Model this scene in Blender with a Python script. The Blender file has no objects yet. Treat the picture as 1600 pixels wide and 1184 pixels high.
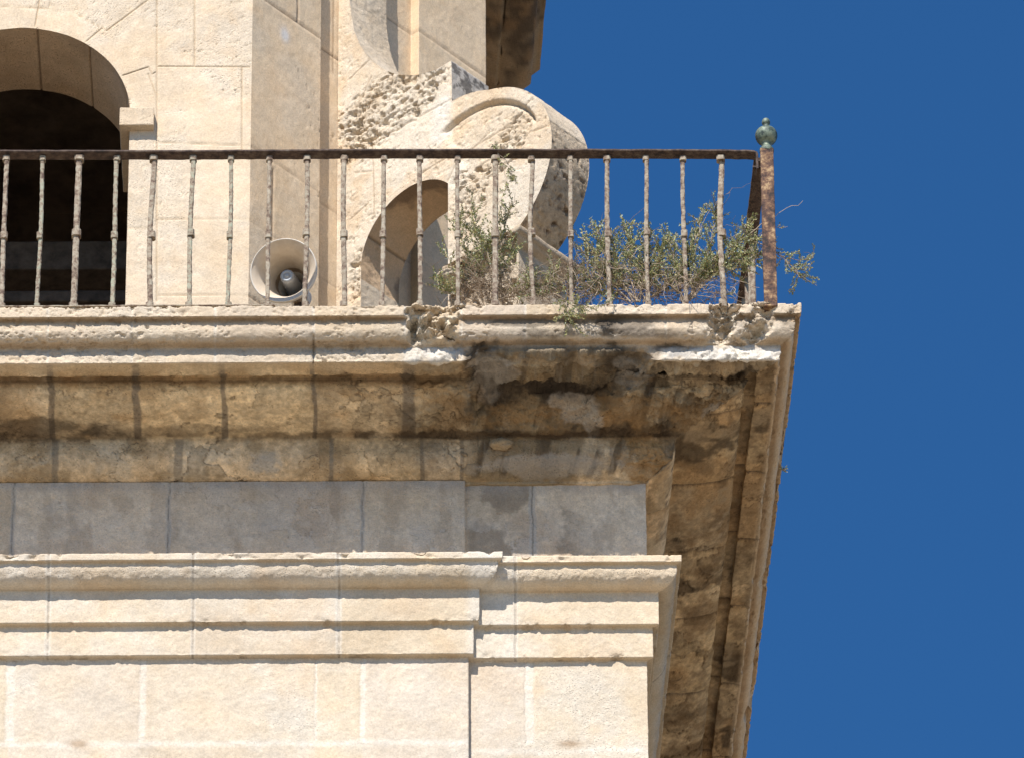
import bpy, math, random
import numpy as np
from mathutils import Matrix, Vector

# ------------------------------------------------------------------ camera
TH = math.radians(37.0)            # pitch: looking up at a tower from the square
ROLL = 0.0054
F = 15370.0                        # focal length in photo pixels (1600 wide)
S = 300.0                          # photo pixels per metre at the tower
v3 = lambda *a: np.array(a, float)
fwd = v3(0, math.cos(TH), math.sin(TH))
r0 = v3(1, 0, 0); u0 = v3(0, -math.sin(TH), math.cos(TH))
cr = r0*math.cos(ROLL) - u0*math.sin(ROLL)
cu = u0*math.cos(ROLL) + r0*math.sin(ROLL)
ray = lambda px, py: fwd + cr*((px-800)/F) - cu*((py-592)/F)
DEPTH = F/S
Cc = -DEPTH*ray(1009, 765)         # the frieze corner sits on the origin in plan
ZP = 1.65 - Cc[2]
Cc = Cc + v3(0, 0, ZP)
def at(px, py, Y):                 # where the sight line meets the plane y = Y
    r = ray(px, py); return Cc + r*((Y-Cc[1])/r[1])
def onplane(px, py, o, n):
    r = ray(px, py); return Cc + r*(np.dot(o-Cc, n)/np.dot(r, n))

scn = bpy.context.scene
cam_d = bpy.data.cameras.new('camera'); cam = bpy.data.objects.new('camera', cam_d)
scn.collection.objects.link(cam); scn.camera = cam
cam_d.sensor_width = 36; cam_d.lens = F/1600*36; cam_d.clip_start = 1; cam_d.clip_end = 5000
m = Matrix(((cr[0], cu[0], -fwd[0], Cc[0]), (cr[1], cu[1], -fwd[1], Cc[1]), (cr[2], cu[2], -fwd[2], Cc[2]), (0, 0, 0, 1)))
cam.matrix_world = m

# ------------------------------------------------------------------ sky, sun, exposure
EL, AZ = math.radians(49.1), math.radians(18.0)      # sun high, in front of the tower and to the left
w = bpy.data.worlds.new('World'); scn.world = w; w.use_nodes = True
nt = w.node_tree; sky = nt.nodes.new('ShaderNodeTexSky'); sky.sky_type = 'NISHITA'; sky.sun_disc = False
sky.sun_elevation = EL; sky.sun_rotation = math.pi + AZ
sky.air_density = 1.0; sky.dust_density = 0.0; sky.ozone_density = 10.0; sky.altitude = 0
pol = nt.nodes.new('ShaderNodeMix'); pol.data_type = 'RGBA'; pol.blend_type = 'MULTIPLY'; pol.inputs['Factor'].default_value = 1
pol.inputs['B'].default_value = (.38, .765, .93, 1)                      # the deep polarised blue of the photograph
nt.links.new(sky.outputs[0], pol.inputs['A']); nt.links.new(pol.outputs['Result'], nt.nodes['Background'].inputs[0]); nt.nodes['Background'].inputs[1].default_value = 0.10
sd = bpy.data.lights.new('sun', 'SUN'); sd.energy = 5.0; sd.angle = math.radians(0.5); sd.color = (1.0, .945, .89)
so = bpy.data.objects.new('sun', sd); scn.collection.objects.link(so)
sv = Vector((-math.sin(AZ)*math.cos(EL), -math.cos(AZ)*math.cos(EL), math.sin(EL)))   # towards the sun
so.rotation_euler = sv.to_track_quat('Z', 'Y').to_euler(); so.location = (-20, -40, 60)
scn.view_settings.view_transform = 'Standard'; scn.view_settings.look = 'None'
scn.view_settings.exposure = 0.42; scn.view_settings.gamma = 1
scn.view_settings.use_curve_mapping = False

# ------------------------------------------------------------------ helpers
rng = np.random.default_rng(7); random.seed(7)
_tab = rng.random((64, 64, 64)).astype(np.float32)
def vnoise(p):
    i = np.floor(p).astype(np.int64); f = p-i; f = f*f*(3-2*f); i &= 63; j = (i+1) & 63
    x0, y0, z0 = i[..., 0], i[..., 1], i[..., 2]; x1, y1, z1 = j[..., 0], j[..., 1], j[..., 2]
    fx, fy, fz = f[..., 0], f[..., 1], f[..., 2]
    a = _tab[x0, y0, z0]*(1-fx)+_tab[x1, y0, z0]*fx; b = _tab[x0, y1, z0]*(1-fx)+_tab[x1, y1, z0]*fx
    c = _tab[x0, y0, z1]*(1-fx)+_tab[x1, y0, z1]*fx; d = _tab[x0, y1, z1]*(1-fx)+_tab[x1, y1, z1]*fx
    return (a*(1-fy)+b*fy)*(1-fz)+(c*(1-fy)+d*fy)*fz
def fbm(p, s, o=4, seed=0.0):      # 0..1, mean .5
    q = np.asarray(p)*s+seed*17.31+100.5; t = 0; a = .5; n = 0
    for k in range(o):
        t = t+a*vnoise(q); n += a; a *= .55; q = q*2.03+11.7
    return t/n
def ss(a, b, x):
    t = np.clip((x-a)/(b-a), 0, 1); return t*t*(3-2*t)
def mix(a, b, t):
    t = np.asarray(t)
    return a*(1-t[..., None])+np.asarray(b, float)*t[..., None]

def mesh_obj(name, verts, faces, mat, parent=None, tint=None, smooth=True):
    me = bpy.data.meshes.new(name)
    verts = np.asarray(verts, np.float32).reshape(-1, 3)
    if isinstance(faces, np.ndarray):
        n, k = faces.shape
        me.vertices.add(len(verts)); me.vertices.foreach_set('co', verts.ravel())
        me.loops.add(n*k); me.loops.foreach_set('vertex_index', faces.astype(np.int32).ravel())
        me.polygons.add(n); me.polygons.foreach_set('loop_start', np.arange(0, n*k, k, dtype=np.int32))
        me.polygons.foreach_set('loop_total', np.full(n, k, np.int32))
        me.update(calc_edges=True); me.validate()
    else:
        me.from_pydata([tuple(map(float, q)) for q in verts], [], faces)
    if smooth: me.polygons.foreach_set('use_smooth', np.ones(len(me.polygons), bool))
    if tint is not None:
        a = me.color_attributes.new('tint', 'FLOAT_COLOR', 'POINT')
        t = np.asarray(tint, np.float32).reshape(len(verts), -1)
        if t.shape[1] == 3: t = np.concatenate([t, np.ones((len(t), 1), np.float32)], 1)
        a.data.foreach_set('color', t.ravel())
    me.materials.append(mat)
    o = bpy.data.objects.new(name, me); scn.collection.objects.link(o)
    if parent is not None: o.parent = parent
    return o
def gfaces(n, mm, off=0):
    i, j = np.meshgrid(np.arange(n-1), np.arange(mm-1), indexing='ij'); a = (i*mm+j).ravel()+off
    return np.stack([a, a+mm, a+mm+1, a+1], 1)
def gnorm(P, ref):
    N = np.cross(np.gradient(P, axis=0), np.gradient(P, axis=1))
    N /= np.linalg.norm(N, axis=-1, keepdims=True)+1e-12
    s = (N*np.asarray(ref)).sum(-1).mean()
    return N if s > 0 else -N
def grid_obj(name, P, mat, parent, tint, disp=None, ref=None):
    if disp is not None: P = P+gnorm(P, ref)*disp[..., None]
    n, mm = P.shape[:2]
    return mesh_obj(name, P.reshape(-1, 3), gfaces(n, mm), mat, parent, tint.reshape(n*mm, -1))
def tag(o, label=None, cat=None, group=None, kind=None):
    if label: o['label'] = label
    if cat: o['category'] = cat
    if group: o['group'] = group
    if kind: o['kind'] = kind
    return o
def empty(name, loc):
    o = bpy.data.objects.new(name, None); scn.collection.objects.link(o); o.location = loc; return o
def adopt(child, root):            # parent without moving what is already in world space
    child.parent = root; child.matrix_parent_inverse = Matrix.Translation(-Vector(root.location)); return child
def boxes(lst):                    # [(x0,x1,y0,y1,z0,z1)] -> verts, faces
    V = []; Fc = []
    for x0, x1, y0, y1, z0, z1 in lst:
        b = len(V)
        V += [(x0, y0, z0), (x1, y0, z0), (x1, y1, z0), (x0, y1, z0), (x0, y0, z1), (x1, y0, z1), (x1, y1, z1), (x0, y1, z1)]
        Fc += [tuple(b+k for k in f) for f in ((0, 3, 2, 1), (4, 5, 6, 7), (0, 1, 5, 4), (1, 2, 6, 5), (2, 3, 7, 6), (3, 0, 4, 7))]
    return V, Fc
def segs_mask(A, B, segs, wd):     # soft mask of line segments in a 2-D chart
    out = np.zeros(A.shape)
    for x0, y0, x1, y1 in segs:
        dx, dy = x1-x0, y1-y0; L = dx*dx+dy*dy+1e-12
        t = np.clip(((A-x0)*dx+(B-y0)*dy)/L, 0, 1)
        out = np.maximum(out, np.exp(-(((A-x0-t*dx)**2+(B-y0-t*dy)**2)/wd**2)))
    return out

# ------------------------------------------------------------------ materials
def nodes(mat):
    mat.use_nodes = True; t = mat.node_tree; return t, t.nodes, t.links, t.nodes['Principled BSDF']
def stone_mat():
    mt = bpy.data.materials.new('weathered limestone'); t, N, L, P = nodes(mt)
    at_ = N.new('ShaderNodeAttribute'); at_.attribute_name = 'tint'
    tc = N.new('ShaderNodeTexCoord')
    def noise(sc, det, ro=.6):
        n = N.new('ShaderNodeTexNoise'); n.inputs['Scale'].default_value = sc; n.inputs['Detail'].default_value = det
        n.inputs['Roughness'].default_value = ro; L.new(tc.outputs['Object'], n.inputs['Vector']); return n
    def rmp(src, a, b, lo, hi):
        r = N.new('ShaderNodeMapRange'); r.inputs[1].default_value = a; r.inputs[2].default_value = b
        r.inputs[3].default_value = lo; r.inputs[4].default_value = hi; L.new(src, r.inputs[0]); return r.outputs[0]
    def mth(op, a, b):
        x = N.new('ShaderNodeMath'); x.operation = op
        for k, q in enumerate((a, b)):
            if isinstance(q, (int, float)): x.inputs[k].default_value = q
            else: L.new(q, x.inputs[k])
        return x.outputs[0]
    n1, n2, n3 = noise(2.2, 6), noise(17, 6, .7), noise(105, 5, .75)
    f = mth('MULTIPLY', rmp(n1.outputs[0], .3, .7, .90, 1.08), rmp(n2.outputs[0], .3, .7, .88, 1.09))
    f = mth('MULTIPLY', f, rmp(n3.outputs[0], .3, .7, .80, 1.16))
    # pores: small dark holes, gathered in patches
    vo = N.new('ShaderNodeTexVoronoi'); vo.inputs['Scale'].default_value = 85; vo.inputs['Randomness'].default_value = 1
    L.new(tc.outputs['Object'], vo.inputs['Vector'])
    pr = mth('MULTIPLY', rmp(vo.outputs['Distance'], .10, .30, 1, 0), rmp(n2.outputs[0], .44, .56, 0, 1))
    pr = mth('MULTIPLY', pr, at_.outputs['Alpha'])
    f = mth('MULTIPLY', f, rmp(pr, 0, 1, 1, .5))
    vm = N.new('ShaderNodeVectorMath'); vm.operation = 'SCALE'
    L.new(at_.outputs['Color'], vm.inputs[0]); L.new(f, vm.inputs['Scale'])
    # warm / grey drift between and inside blocks
    n4 = noise(5.5, 5); mx = N.new('ShaderNodeMix'); mx.data_type = 'RGBA'; mx.blend_type = 'MULTIPLY'
    L.new(rmp(n4.outputs[0], .42, .66, 0, .55), mx.inputs['Factor']); L.new(vm.outputs[0], mx.inputs['A'])
    mx.inputs['B'].default_value = (1.0, .94, .85, 1); L.new(mx.outputs['Result'], P.inputs['Base Color'])
    P.inputs['Roughness'].default_value = .92; P.inputs['Specular IOR Level'].default_value = .15
    h = mth('ADD', mth('MULTIPLY', n3.outputs[0], .75), mth('MULTIPLY', n2.outputs[0], .7))
    h = mth('SUBTRACT', h, mth('MULTIPLY', pr, .8))
    h = mth('MULTIPLY', h, rmp(at_.outputs['Alpha'], 0, 1, .15, 1))
    bp = N.new('ShaderNodeBump'); bp.inputs['Strength'].default_value = .75; bp.inputs['Distance'].default_value = .013
    L.new(h, bp.inputs['Height']); L.new(bp.outputs[0], P.inputs['Normal'])
    return mt
STONE = stone_mat()
def mottled(name, cols, scale, rough=.85, metal=0.0, bump=.004, lo=.35, hi=.65):
    mt = bpy.data.materials.new(name); t, N, L, P = nodes(mt)
    tc = N.new('ShaderNodeTexCoord'); n = N.new('ShaderNodeTexNoise'); n.inputs['Scale'].default_value = scale
    n.inputs['Detail'].default_value = 7; n.inputs['Roughness'].default_value = .7
    L.new(tc.outputs['Object'], n.inputs['Vector'])
    r = N.new('ShaderNodeValToRGB'); e = r.color_ramp.elements
    for k, c in enumerate(cols):
        p = lo+(hi-lo)*k/max(1, len(cols)-1)
        el = e[k] if k < 2 else e.new(p)
        el.position = p; el.color = (*c, 1)
    L.new(n.outputs[0], r.inputs[0]); L.new(r.outputs[0], P.inputs['Base Color'])
    P.inputs['Roughness'].default_value = rough; P.inputs['Metallic'].default_value = metal
    bp = N.new('ShaderNodeBump'); bp.inputs['Distance'].default_value = bump; bp.inputs['Strength'].default_value = .8
    L.new(n.outputs[0], bp.inputs['Height']); L.new(bp.outputs[0], P.inputs['Normal'])
    return mt
RAILM = mottled('dark rusted iron', [(.025, .017, .014), (.055, .034, .026), (.10, .066, .048), (.13, .105, .08)], 28)
BALM = mottled('rusted iron with peeling grey paint', [(.09, .055, .038), (.22, .16, .11), (.33, .275, .20), (.38, .335, .25)], 34, lo=.36, hi=.64)
BALG = mottled('rusted iron with peeling green paint', [(.09, .055, .038), (.23, .175, .12), (.33, .29, .21), (.31, .33, .24)], 32, lo=.36, hi=.62)
POSTM = mottled('orange rusted iron', [(.025, .016, .013), (.085, .042, .028), (.19, .105, .055), (.40, .27, .14)], 24, lo=.38, hi=.64)
BRONZE = mottled('verdigris bronze', [(.015, .02, .018), (.05, .07, .055), (.16, .20, .145), (.24, .27, .19)], 16, rough=.55, metal=.2)
HORNM = mottled('weathered cream plastic', [(.66, .60, .51), (.74, .69, .60)], 9, rough=.5, bump=.0005)
HORNI = mottled('cream plastic browned as shade', [(.30, .215, .14), (.40, .30, .20)], 14, rough=.6, bump=.0005)  # deep horn interior browned to paint in its shade and warm bounce
HORNF = mottled('cream plastic tanned as bounce light', [(.56, .46, .34), (.68, .59, .47)], 10, rough=.55, bump=.0005)  # cream flare tinted tan, imitating brown bounce light
CAPM = mottled('pale blue grey plastic', [(.30, .34, .38), (.42, .46, .50)], 30, rough=.5, bump=.0005)
DARKM = mottled('dusty grey plastic', [(.24, .245, .25), (.36, .37, .38)], 30, rough=.5, bump=.0005)
WOOD = mottled('old grey timber', [(.05, .038, .028), (.14, .11, .082)], 12)
GROUND = mottled('pale stone paving', [(.30, .245, .175), (.38, .315, .23)], .6, bump=.01)
def leaf_mat(name, a, b):
    mt = bpy.data.materials.new(name); t, N, L, P = nodes(mt)
    at_ = N.new('ShaderNodeAttribute'); at_.attribute_name = 'tint'; L.new(at_.outputs['Color'], P.inputs['Base Color'])
    P.inputs['Roughness'].default_value = .7; P.inputs['Specular IOR Level'].default_value = .2
    return mt
LEAF = leaf_mat('small grey green leaves', None, None); STEM = leaf_mat('dry woody stems', None, None)

# ------------------------------------------------------------------ ground
g = mesh_obj('ground', [(-1500, -1500, 0), (1500, -1500, 0), (1500, 1500, 0), (-1500, 1500, 0)], [(0, 1, 2, 3)], GROUND, smooth=False)
tag(g, kind='structure')

# ------------------------------------------------------------------ tower: plan
SH = .055                                        # the east wall is a little off square
wv = v3(-SH, 1, 0)/math.hypot(SH, 1)
mxk = math.sqrt(1+SH*SH)+SH                      # corner mitre
XC = at(30, 592, 0)[0]                           # axis of the tower
XL = 2*XC
TD = 6.6                                         # depth of the tower in plan
tower = empty('bell_tower', (XC, TD/2, 0))
tag(tower, 'pale limestone church bell tower with weathered cornice and scroll buttress', 'tower')
T = lambda o: adopt(o, tower)
def columns(fine, coarse_r=None):
    """closed ring of columns (base point, offset vector, side flag, run) around the square block"""
    B, V, side, run = [], [], [], []
    def add(b, v, s, r): B.append((b[0], b[1], 0)); V.append((v[0], v[1], 0)); side.append(s); run.append(r)
    bl = wv*TD
    add((XL, TD), (-1, 1), -1, 0); add((XL, TD/2), (-1, 0), -1, 0); add((XL, .9), (-1, 0), -1, 0)
    xs = list(np.linspace(XL, -3.56, 24))
    n1 = int(2.4/fine); xs += list(np.linspace(-3.56, -1.1, n1))[1:]
    n2 = int(1.1/(fine*.58)); xs += list(np.linspace(-1.1, 0, n2))[1:]
    for x in xs:
        wr = max(0, (x+1.1)/1.1); wl = max(0, (XL+.9-x)/.9)
        add((x, 0), (wr*mxk-wl, -1), 0, x)
    rs = list(np.linspace(0, 4.4, int(4.4/(fine*1.35))))[1:]
    for r in rs: add(wv*r, (mxk, -1), 1, r)
    add(wv*5.0, (1.0, 0), 1, 5.0); add(bl, (1-SH, 1), 1, TD); add((XL, TD), (-1, 1), -1, 0)
    return np.array(B), np.array(V), np.array(side), np.array(run)
def zof(d, y, px=450): return at(px, y, -d/S)[2]
def profile(pts, step):
    """pts: (d px, nominal y).  Returns d (m), z (m), nominal y label"""
    D, Z, Y = [], [], []
    q = [(d/S, zof(d, y), y) for d, y in pts]
    for k in range(len(q)-1):
        a, b = np.array(q[k]), np.array(q[k+1]); L = math.hypot(*(b-a)[:2]); n = max(1, int(math.ceil(L/step)))
        for i in range(n):
            c = a+(b-a)*i/n; D.append(c[0]); Z.append(c[1]); Y.append(c[2])
    D.append(q[-1][0]); Z.append(q[-1][1]); Y.append(q[-1][2])
    return np.array(D), np.array(Z), np.array(Y)
def blockid(x, joints):
    return np.searchsorted(np.array(sorted(joints)), x)
def blocktint(ids, amt, seed):
    r = np.random.default_rng(seed); a = 1+amt*(r.random(400)-.5)*2; wgt = (r.random(400)-.5)*.10
    k = np.clip(ids, 0, 399); f = a[k]
    return np.stack([f*(1+wgt[k]*.4), f, f*(1-wgt[k])], -1)
def vjoint(x, z, joints, seed=0, wob=2.0):
    """distance (px) to the nearest vertical joint, with a wandering edge"""
    p = np.stack([x/40, z*9, np.full(x.shape, seed)], -1); wb = (fbm(p, 1.0, 3, seed)-.5)*2*wob+(fbm(p*v3(2, 6, 1), 1.0, 3, seed+3)-.5)*wob*1.1
    d = np.full(x.shape, 1e9); which = np.zeros(x.shape, int)
    for k, j in enumerate(joints):
        e = np.abs(x+wb-j); cl = e < d; d = np.where(cl, e, d); which = np.where(cl, k, which)
    return d, which

CREAM = v3(.60, .49, .355); PALE = v3(.66, .58, .46); MORT = v3(.72, .66, .56); GREY = v3(.40, .365, .32)
DIRT = v3(.33, .245, .145); BLACK = v3(.055, .043, .032); OCHRE = v3(.40, .27, .14)

# ------------------------------------------------------------------ main cornice (with its broken corner)
ell = lambda d0, y0, d1, y1, n=14: None
def qround(d0, z0, d1, z1, n=14):                # convex quarter from a vertical start to a level end
    return [(d1+(d0-d1)*math.cos(a), z0+(z1-z0)*math.sin(a)) for a in np.linspace(0, math.pi/2, n)]
def qround_y(d0, y0, d1, y1, n=14):              # the same with nominal y at both ends
    z0, z1 = zof(d0, y0), zof(d1, y1); out = []
    for d, z in qround(d0, z0, d1, z1, n):
        # invert z -> nominal y on that plane
        ya = 400.0; yb = 1200.0
        for _ in range(40):
            ym = (ya+yb)/2
            if zof(d, ym) > z: ya = ym
            else: yb = ym
        out.append((d, ym))
    return out
step = .0058
lip = 229
P1 = [(60, 578), (lip, 478.5), (lip, 494), (220, 499)]
P1[0] = (60, None)
ztop = zof(lip, 478.5)
def yfor(d, z):
    ya, yb = 300.0, 1400.0
    for _ in range(50):
        ym = (ya+yb)/2
        if zof(d, ym) > z: ya = ym
        else: yb = ym
    return ym
P1[0] = (60, yfor(60, ztop))
P1 += qround_y(220, 514, 201, 541)+[(198, 543), (198, 566), (164, 586.4), (164, yfor(164, zof(164, 586.4)+14/S)),
      (146, yfor(146, zof(164, 586.4)+14/S)), (146, 600)]
P1 += qround_y(146, 603, 52, 678, 20)+[(47, 682), (44, 689), (44, 704)]+qround_y(44, 705, 5, 753, 16)+[(4, 757.5), (-14, 757.5+18*.6)]
pd, pz, py = profile(P1, step)
NB = len(pd)
B, V, side, run = columns(.0058)
# nominal broken section: the corona is gone, a raw slope runs from the ovolo to the bed mould
i0 = np.argmin(np.abs(py-541)+np.where(pd < .6, 99, 0)); i1 = int(np.argmin(np.abs(pd-56/S)+np.abs(py-676)*.01))
tt = np.linspace(0, 1, i1-i0+1)
bd, bz = pd.copy(), pz.copy()
kd = np.interp(tt, [0, .12, .30, .5, .62, .66, .8, 1], [201, 196, 172, 139, 117, 104, 80, 56])/S
ky = np.interp(tt, [0, .12, .30, .5, .62, .66, .8, 1], [541, 552, 570, 590, 603, 612, 640, 676])
bd[i0:i1+1] = kd; bz[i0:i1+1] = [zof(d*S, y) for d, y in zip(kd, ky)]
by = py.copy(); by[i0:i1+1] = ky
# eroded upper lip: fillet and ovolo worn into one lumpy slope
j0 = int(np.argmin(np.abs(pd-lip/S)+np.abs(py-478.5)*.01)); j1 = i0
t2 = np.linspace(0, 1, j1-j0+1); ed, ez = pd.copy(), pz.copy()
kd2 = np.interp(t2, [0, .3, .7, 1], [219, 221, 214, 201])/S; ky2 = np.interp(t2, [0, .3, .7, 1], [479, 498, 522, 541])
ed[j0:j1+1] = kd2; ez[j0:j1+1] = [zof(d*S, y) for d, y in zip(kd2, ky2)]
nc = len(B)
xs0 = B[:, 0]+V[:, 0]*.65
xl0 = 1009+S*xs0                                  # photo column of each mesh column
wob = (fbm(np.stack([xl0[:, None]/30+0*py[None], py[None]/40+0*xl0[:, None], 0*py[None]+0*xl0[:, None]], -1), 1.0, 4, 3)-.5)
front = (side == 0)
xe = xl0[:, None]+wob*46
bw = ss(728, 762, xe+(py[None]-600)*-.10)*(1-ss(990, 1022, xe))*front[:, None]
ew = np.maximum(ss(634, 646, xe)*(1-ss(712, 726, xe)), np.maximum(
     .9*ss(1082, 1100, xe)*(1-ss(1120, 1132, xe)), .75*ss(1136, 1150, xe)*(1-ss(1168, 1186, xe))))*front[:, None]
D = pd[None]*(1-bw)+bd[None]*bw; Z = pz[None]*(1-bw)+bz[None]*bw
D = D*(1-ew)+ed[None]*ew; Z = Z*(1-ew)+ez[None]*ew
gi = np.where((py > 585.5) & (py < 603.5) & (pd > .45))[0]; gt = np.linspace(0, 1, len(gi))
gw = (.85*ss(985, 1030, xe)*(1-ss(1150, 1190, xe))*front[:, None])
dA, dB, zA, zB = D[:, gi[0]], D[:, gi[-1]], Z[:, gi[0]], Z[:, gi[-1]]
D[:, gi] = D[:, gi]*(1-gw[:, gi])+(dA[:, None]*(1-gt)+dB[:, None]*gt)*gw[:, gi]; Z[:, gi] = Z[:, gi]*(1-gw[:, gi])+(zA[:, None]*(1-gt)+zB[:, None]*gt)*gw[:, gi]
YL = py[None]*(1-bw)+by[None]*bw
P = B[:, None, :]+V[:, None, :]*D[..., None]; P[..., 2] = Z
isf = np.broadcast_to(front[:, None], D.shape); isr = np.broadcast_to((side == 1)[:, None], D.shape)
xl = 1009+S*P[..., 0]; yl = YL.copy(); dl = D*S
rl = S*(P[..., :2] @ wv[:2])
# chart coordinate along the moulding: photo column on the front, run behind the corner on the side
al = np.where(isr, 1253+rl, xl)
lumS = 0
n_lo = fbm(P, 3.0, 4, 1); n_md = fbm(P, 11, 4, 2); n_hi = fbm(P, 42, 3, 3); n_pit = fbm(P, 26, 3, 5)
disp = (n_md-.5)*.010+(n_hi-.5)*.007+(fbm(P, 34, 4, 14)-.5)*.012*ss(566, 572, yl)*(1-ss(683, 690, yl))
low = ss(566, 572, yl)
edge_up = 1-low
disp -= edge_up*(np.maximum(0, n_pit-.62)*.06*ss(.42, .6, n_lo)+np.maximum(0, fbm(P, 60, 3, 16)-.55)*.045*ss(.40, .56, fbm(P, 5, 3, 17)))          # weather pits in the sunny mouldings
lumb = fbm(P, 24, 4, 15)
disp -= bw*isf*np.exp(-(((xl-868)/75)**2+((yl-603)/9)**2))*.05
disp += bw*ss(541, 556, yl)*(1-ss(660, 690, yl))*((n_lo-.5)*.13+(n_md-.5)*.08+(lumb-.5)*.05+(n_hi-.5)*.02)
lum = fbm(P, 17, 4, 8)
upz = (1-ss(536, 545, yl))*ss((lip-26)/S, (lip-8)/S, pd+0*yl)*np.where(yl < 478.3, .05, 1)+ (1-ss(536, 545, yl))*(yl > 497)*(pd < (lip-8)/S)*.8
rdg = 1-np.abs(2*fbm(P, 15, 4, 18)-1); rd2 = 1-np.abs(2*fbm(P, 34, 3, 19)-1)
chk = fbm(P, 10, 3, 18); ck2 = fbm(P, 27, 3, 19); ck3 = fbm(P, 62, 3, 22)
push = ew*upz*(np.floor((chk+.25*ck2)*9)/9*.16-.105+(ck2-.5)*.075+(ck3-.5)*.035)
P = P+push[..., None]*(v3(0, -.92, -.30)); P[..., 2] += ew*(1-ss(536, 545, yl))*(np.abs(pd-lip/S)[None] < .05)*(fbm(P, 16, 4, 24)-.5)*.05
# ragged arrises: knock the edge of the top fillet and of the corona back a little
chip = np.maximum(0, fbm(P, 13, 4, 12)-.56)
rag = np.where(isr, 1.4, .28)+.9*ss(1010, 1240, xl)*isf
disp -= chip*.16*rag*np.exp(-((yl-486)/11)**2)+chip*.10*rag*np.exp(-((yl-562)/6)**2)
disp -= isr*np.maximum(0, fbm(P, 4, 4, 21)-.52)*.22*np.exp(-((yl-500)/26)**2)
# plaster lumps left on the corona
def lump(c, wd, h): return h*np.exp(-((xl-c)/wd)**2)
lp = (lump(648, 12, 1)+lump(690, 16, .9)+lump(1150, 34, 1)+lump(1205, 14, .5)+lump(1085, 26, .35)+lump(1040, 10, .4))*isf
lz = ss(543, 548, yl)*(1-ss(566, 570, yl))*(1-bw)
disp += lz*lp*(.020+(lum-.5)*.06+(fbm(P, 40, 3, 27)-.5)*.035)*(.6+.4*ss(548, 562, yl))
# joints
up_j = [-60, 80, 210, 340, 493, 635, 722, 822, 905, 1040, 1253+190, 1253+430, 1253+660, 1253+900]
lo_j = [-60, 82, 214, 352, 493, 638, 1253-90, 1253+90, 1253+270, 1253+450, 1253+665, 1253+875]
bd_j = [-110, 86, 280, 518, 660, 722, 1253+250, 1253+500, 1253+760]
du, ku = vjoint(al, P[..., 2], up_j, 1, 1.0); dlw, kl = vjoint(al, P[..., 2], lo_j, 2, 7); dbd, kb = vjoint(al, P[..., 2], bd_j, 3, 3)
uj = 1-ss(1.2, 3.0, du); lj = 1-ss(np.array([4, 5, 5, 4, 3, 10, 2, 2, 2, 2, 2, 2])[kl]*.8, np.array([4, 5, 5, 4, 3, 10, 2, 2, 2, 2, 2, 2])[kl]*1.3, dlw)
bj = 1-ss(np.array([4, 5, 6, 3, 3, 3, 3, 3, 3])[kb]*.8, np.array([4, 5, 6, 3, 3, 3, 3, 3, 3])[kb]*1.3, dbd)
bed = ss(683, 686, yl); cove = low*(1-bed)
fl1 = fbm(P, 4.2, 5, 201); fl2 = fbm(P, 6.5, 5, 203); mk1 = ss(.50, .58, fbm(P, 1.7, 3, 205))*low; mk2 = ss(.48, .56, fbm(P, 2.3, 3, 207))*low
flk = np.maximum(np.exp(-((fl1-.5)/.006)**2)*mk1, np.exp(-((fl2-.53)/.006)**2)*mk2)
disp -= flk*.006+mk1*ss(.497, .503, fl1)*.006
crack = np.exp(-((al-493)/1.6)**2)*(1-low)*isf*ss(520, 526, yl)
rough = ss(625, 660, xl)*isf*low*(1-bed)*(1-bw)*(1+.8*ss(980, 1040, xl))
disp += rough*((n_md-.5)*.06+(.8-1+np.abs(2*fbm(P, 20, 4, 20)-1))*.03)
mit = np.exp(-(((xl-1015)/45)**2+((yl-728)/34)**2))*isf
disp += mit*((n_md-.62)*.12)
disp -= crack*.018+isr*low*np.exp(-(dlw/4)**2)*.016
disp -= .004*np.exp(-(np.abs(du)/1.3)**2)*(1-low)
col = np.broadcast_to(CREAM, P.shape)*blocktint(blockid(al, up_j), .07, 5)
col = mix(col, PALE, ss(.45, .65, n_lo)*.5)
col = mix(col, MORT, uj*.5*(1-low))
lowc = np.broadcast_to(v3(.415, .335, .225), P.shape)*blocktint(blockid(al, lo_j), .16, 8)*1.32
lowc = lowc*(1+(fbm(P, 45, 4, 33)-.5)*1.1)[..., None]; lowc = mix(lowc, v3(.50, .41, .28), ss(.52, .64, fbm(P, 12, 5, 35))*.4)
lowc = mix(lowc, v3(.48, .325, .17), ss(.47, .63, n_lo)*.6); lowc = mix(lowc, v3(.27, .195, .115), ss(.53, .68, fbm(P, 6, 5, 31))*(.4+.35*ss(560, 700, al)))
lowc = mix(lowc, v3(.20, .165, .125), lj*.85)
bedc = np.broadcast_to(v3(.68, .535, .355), P.shape)*blocktint(blockid(al, bd_j), .12, 9)
bedc = bedc*(1+(fbm(P, 40, 4, 37)-.5)*.8)[..., None]; bedc = mix(bedc, v3(.33, .25, .15), ss(.50, .62, fbm(P, 8, 5, 38))*.6); bedc = mix(bedc, v3(.53, .47, .37), ss(.54, .66, fbm(P, 6, 5, 39))*.6)
bedc = mix(bedc, OCHRE, ss(.5, .66, n_lo)*.5); bedc = mix(bedc, v3(.27, .235, .185), bj*.75)
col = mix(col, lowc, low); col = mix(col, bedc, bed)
col = col*(1+low*mk1*(ss(.495, .505, fl1)-.5)*.34+low*mk2*(ss(.525, .535, fl2)-.5)*.22+low*(fbm(P, 75, 3, 209)-.5)*.5)[..., None]; col = mix(col, v3(.10, .07, .045), flk*.6)
col = mix(col, v3(.50, .40, .27), np.exp(-((yl-574)/7)**2)*isf*.6)
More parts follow.
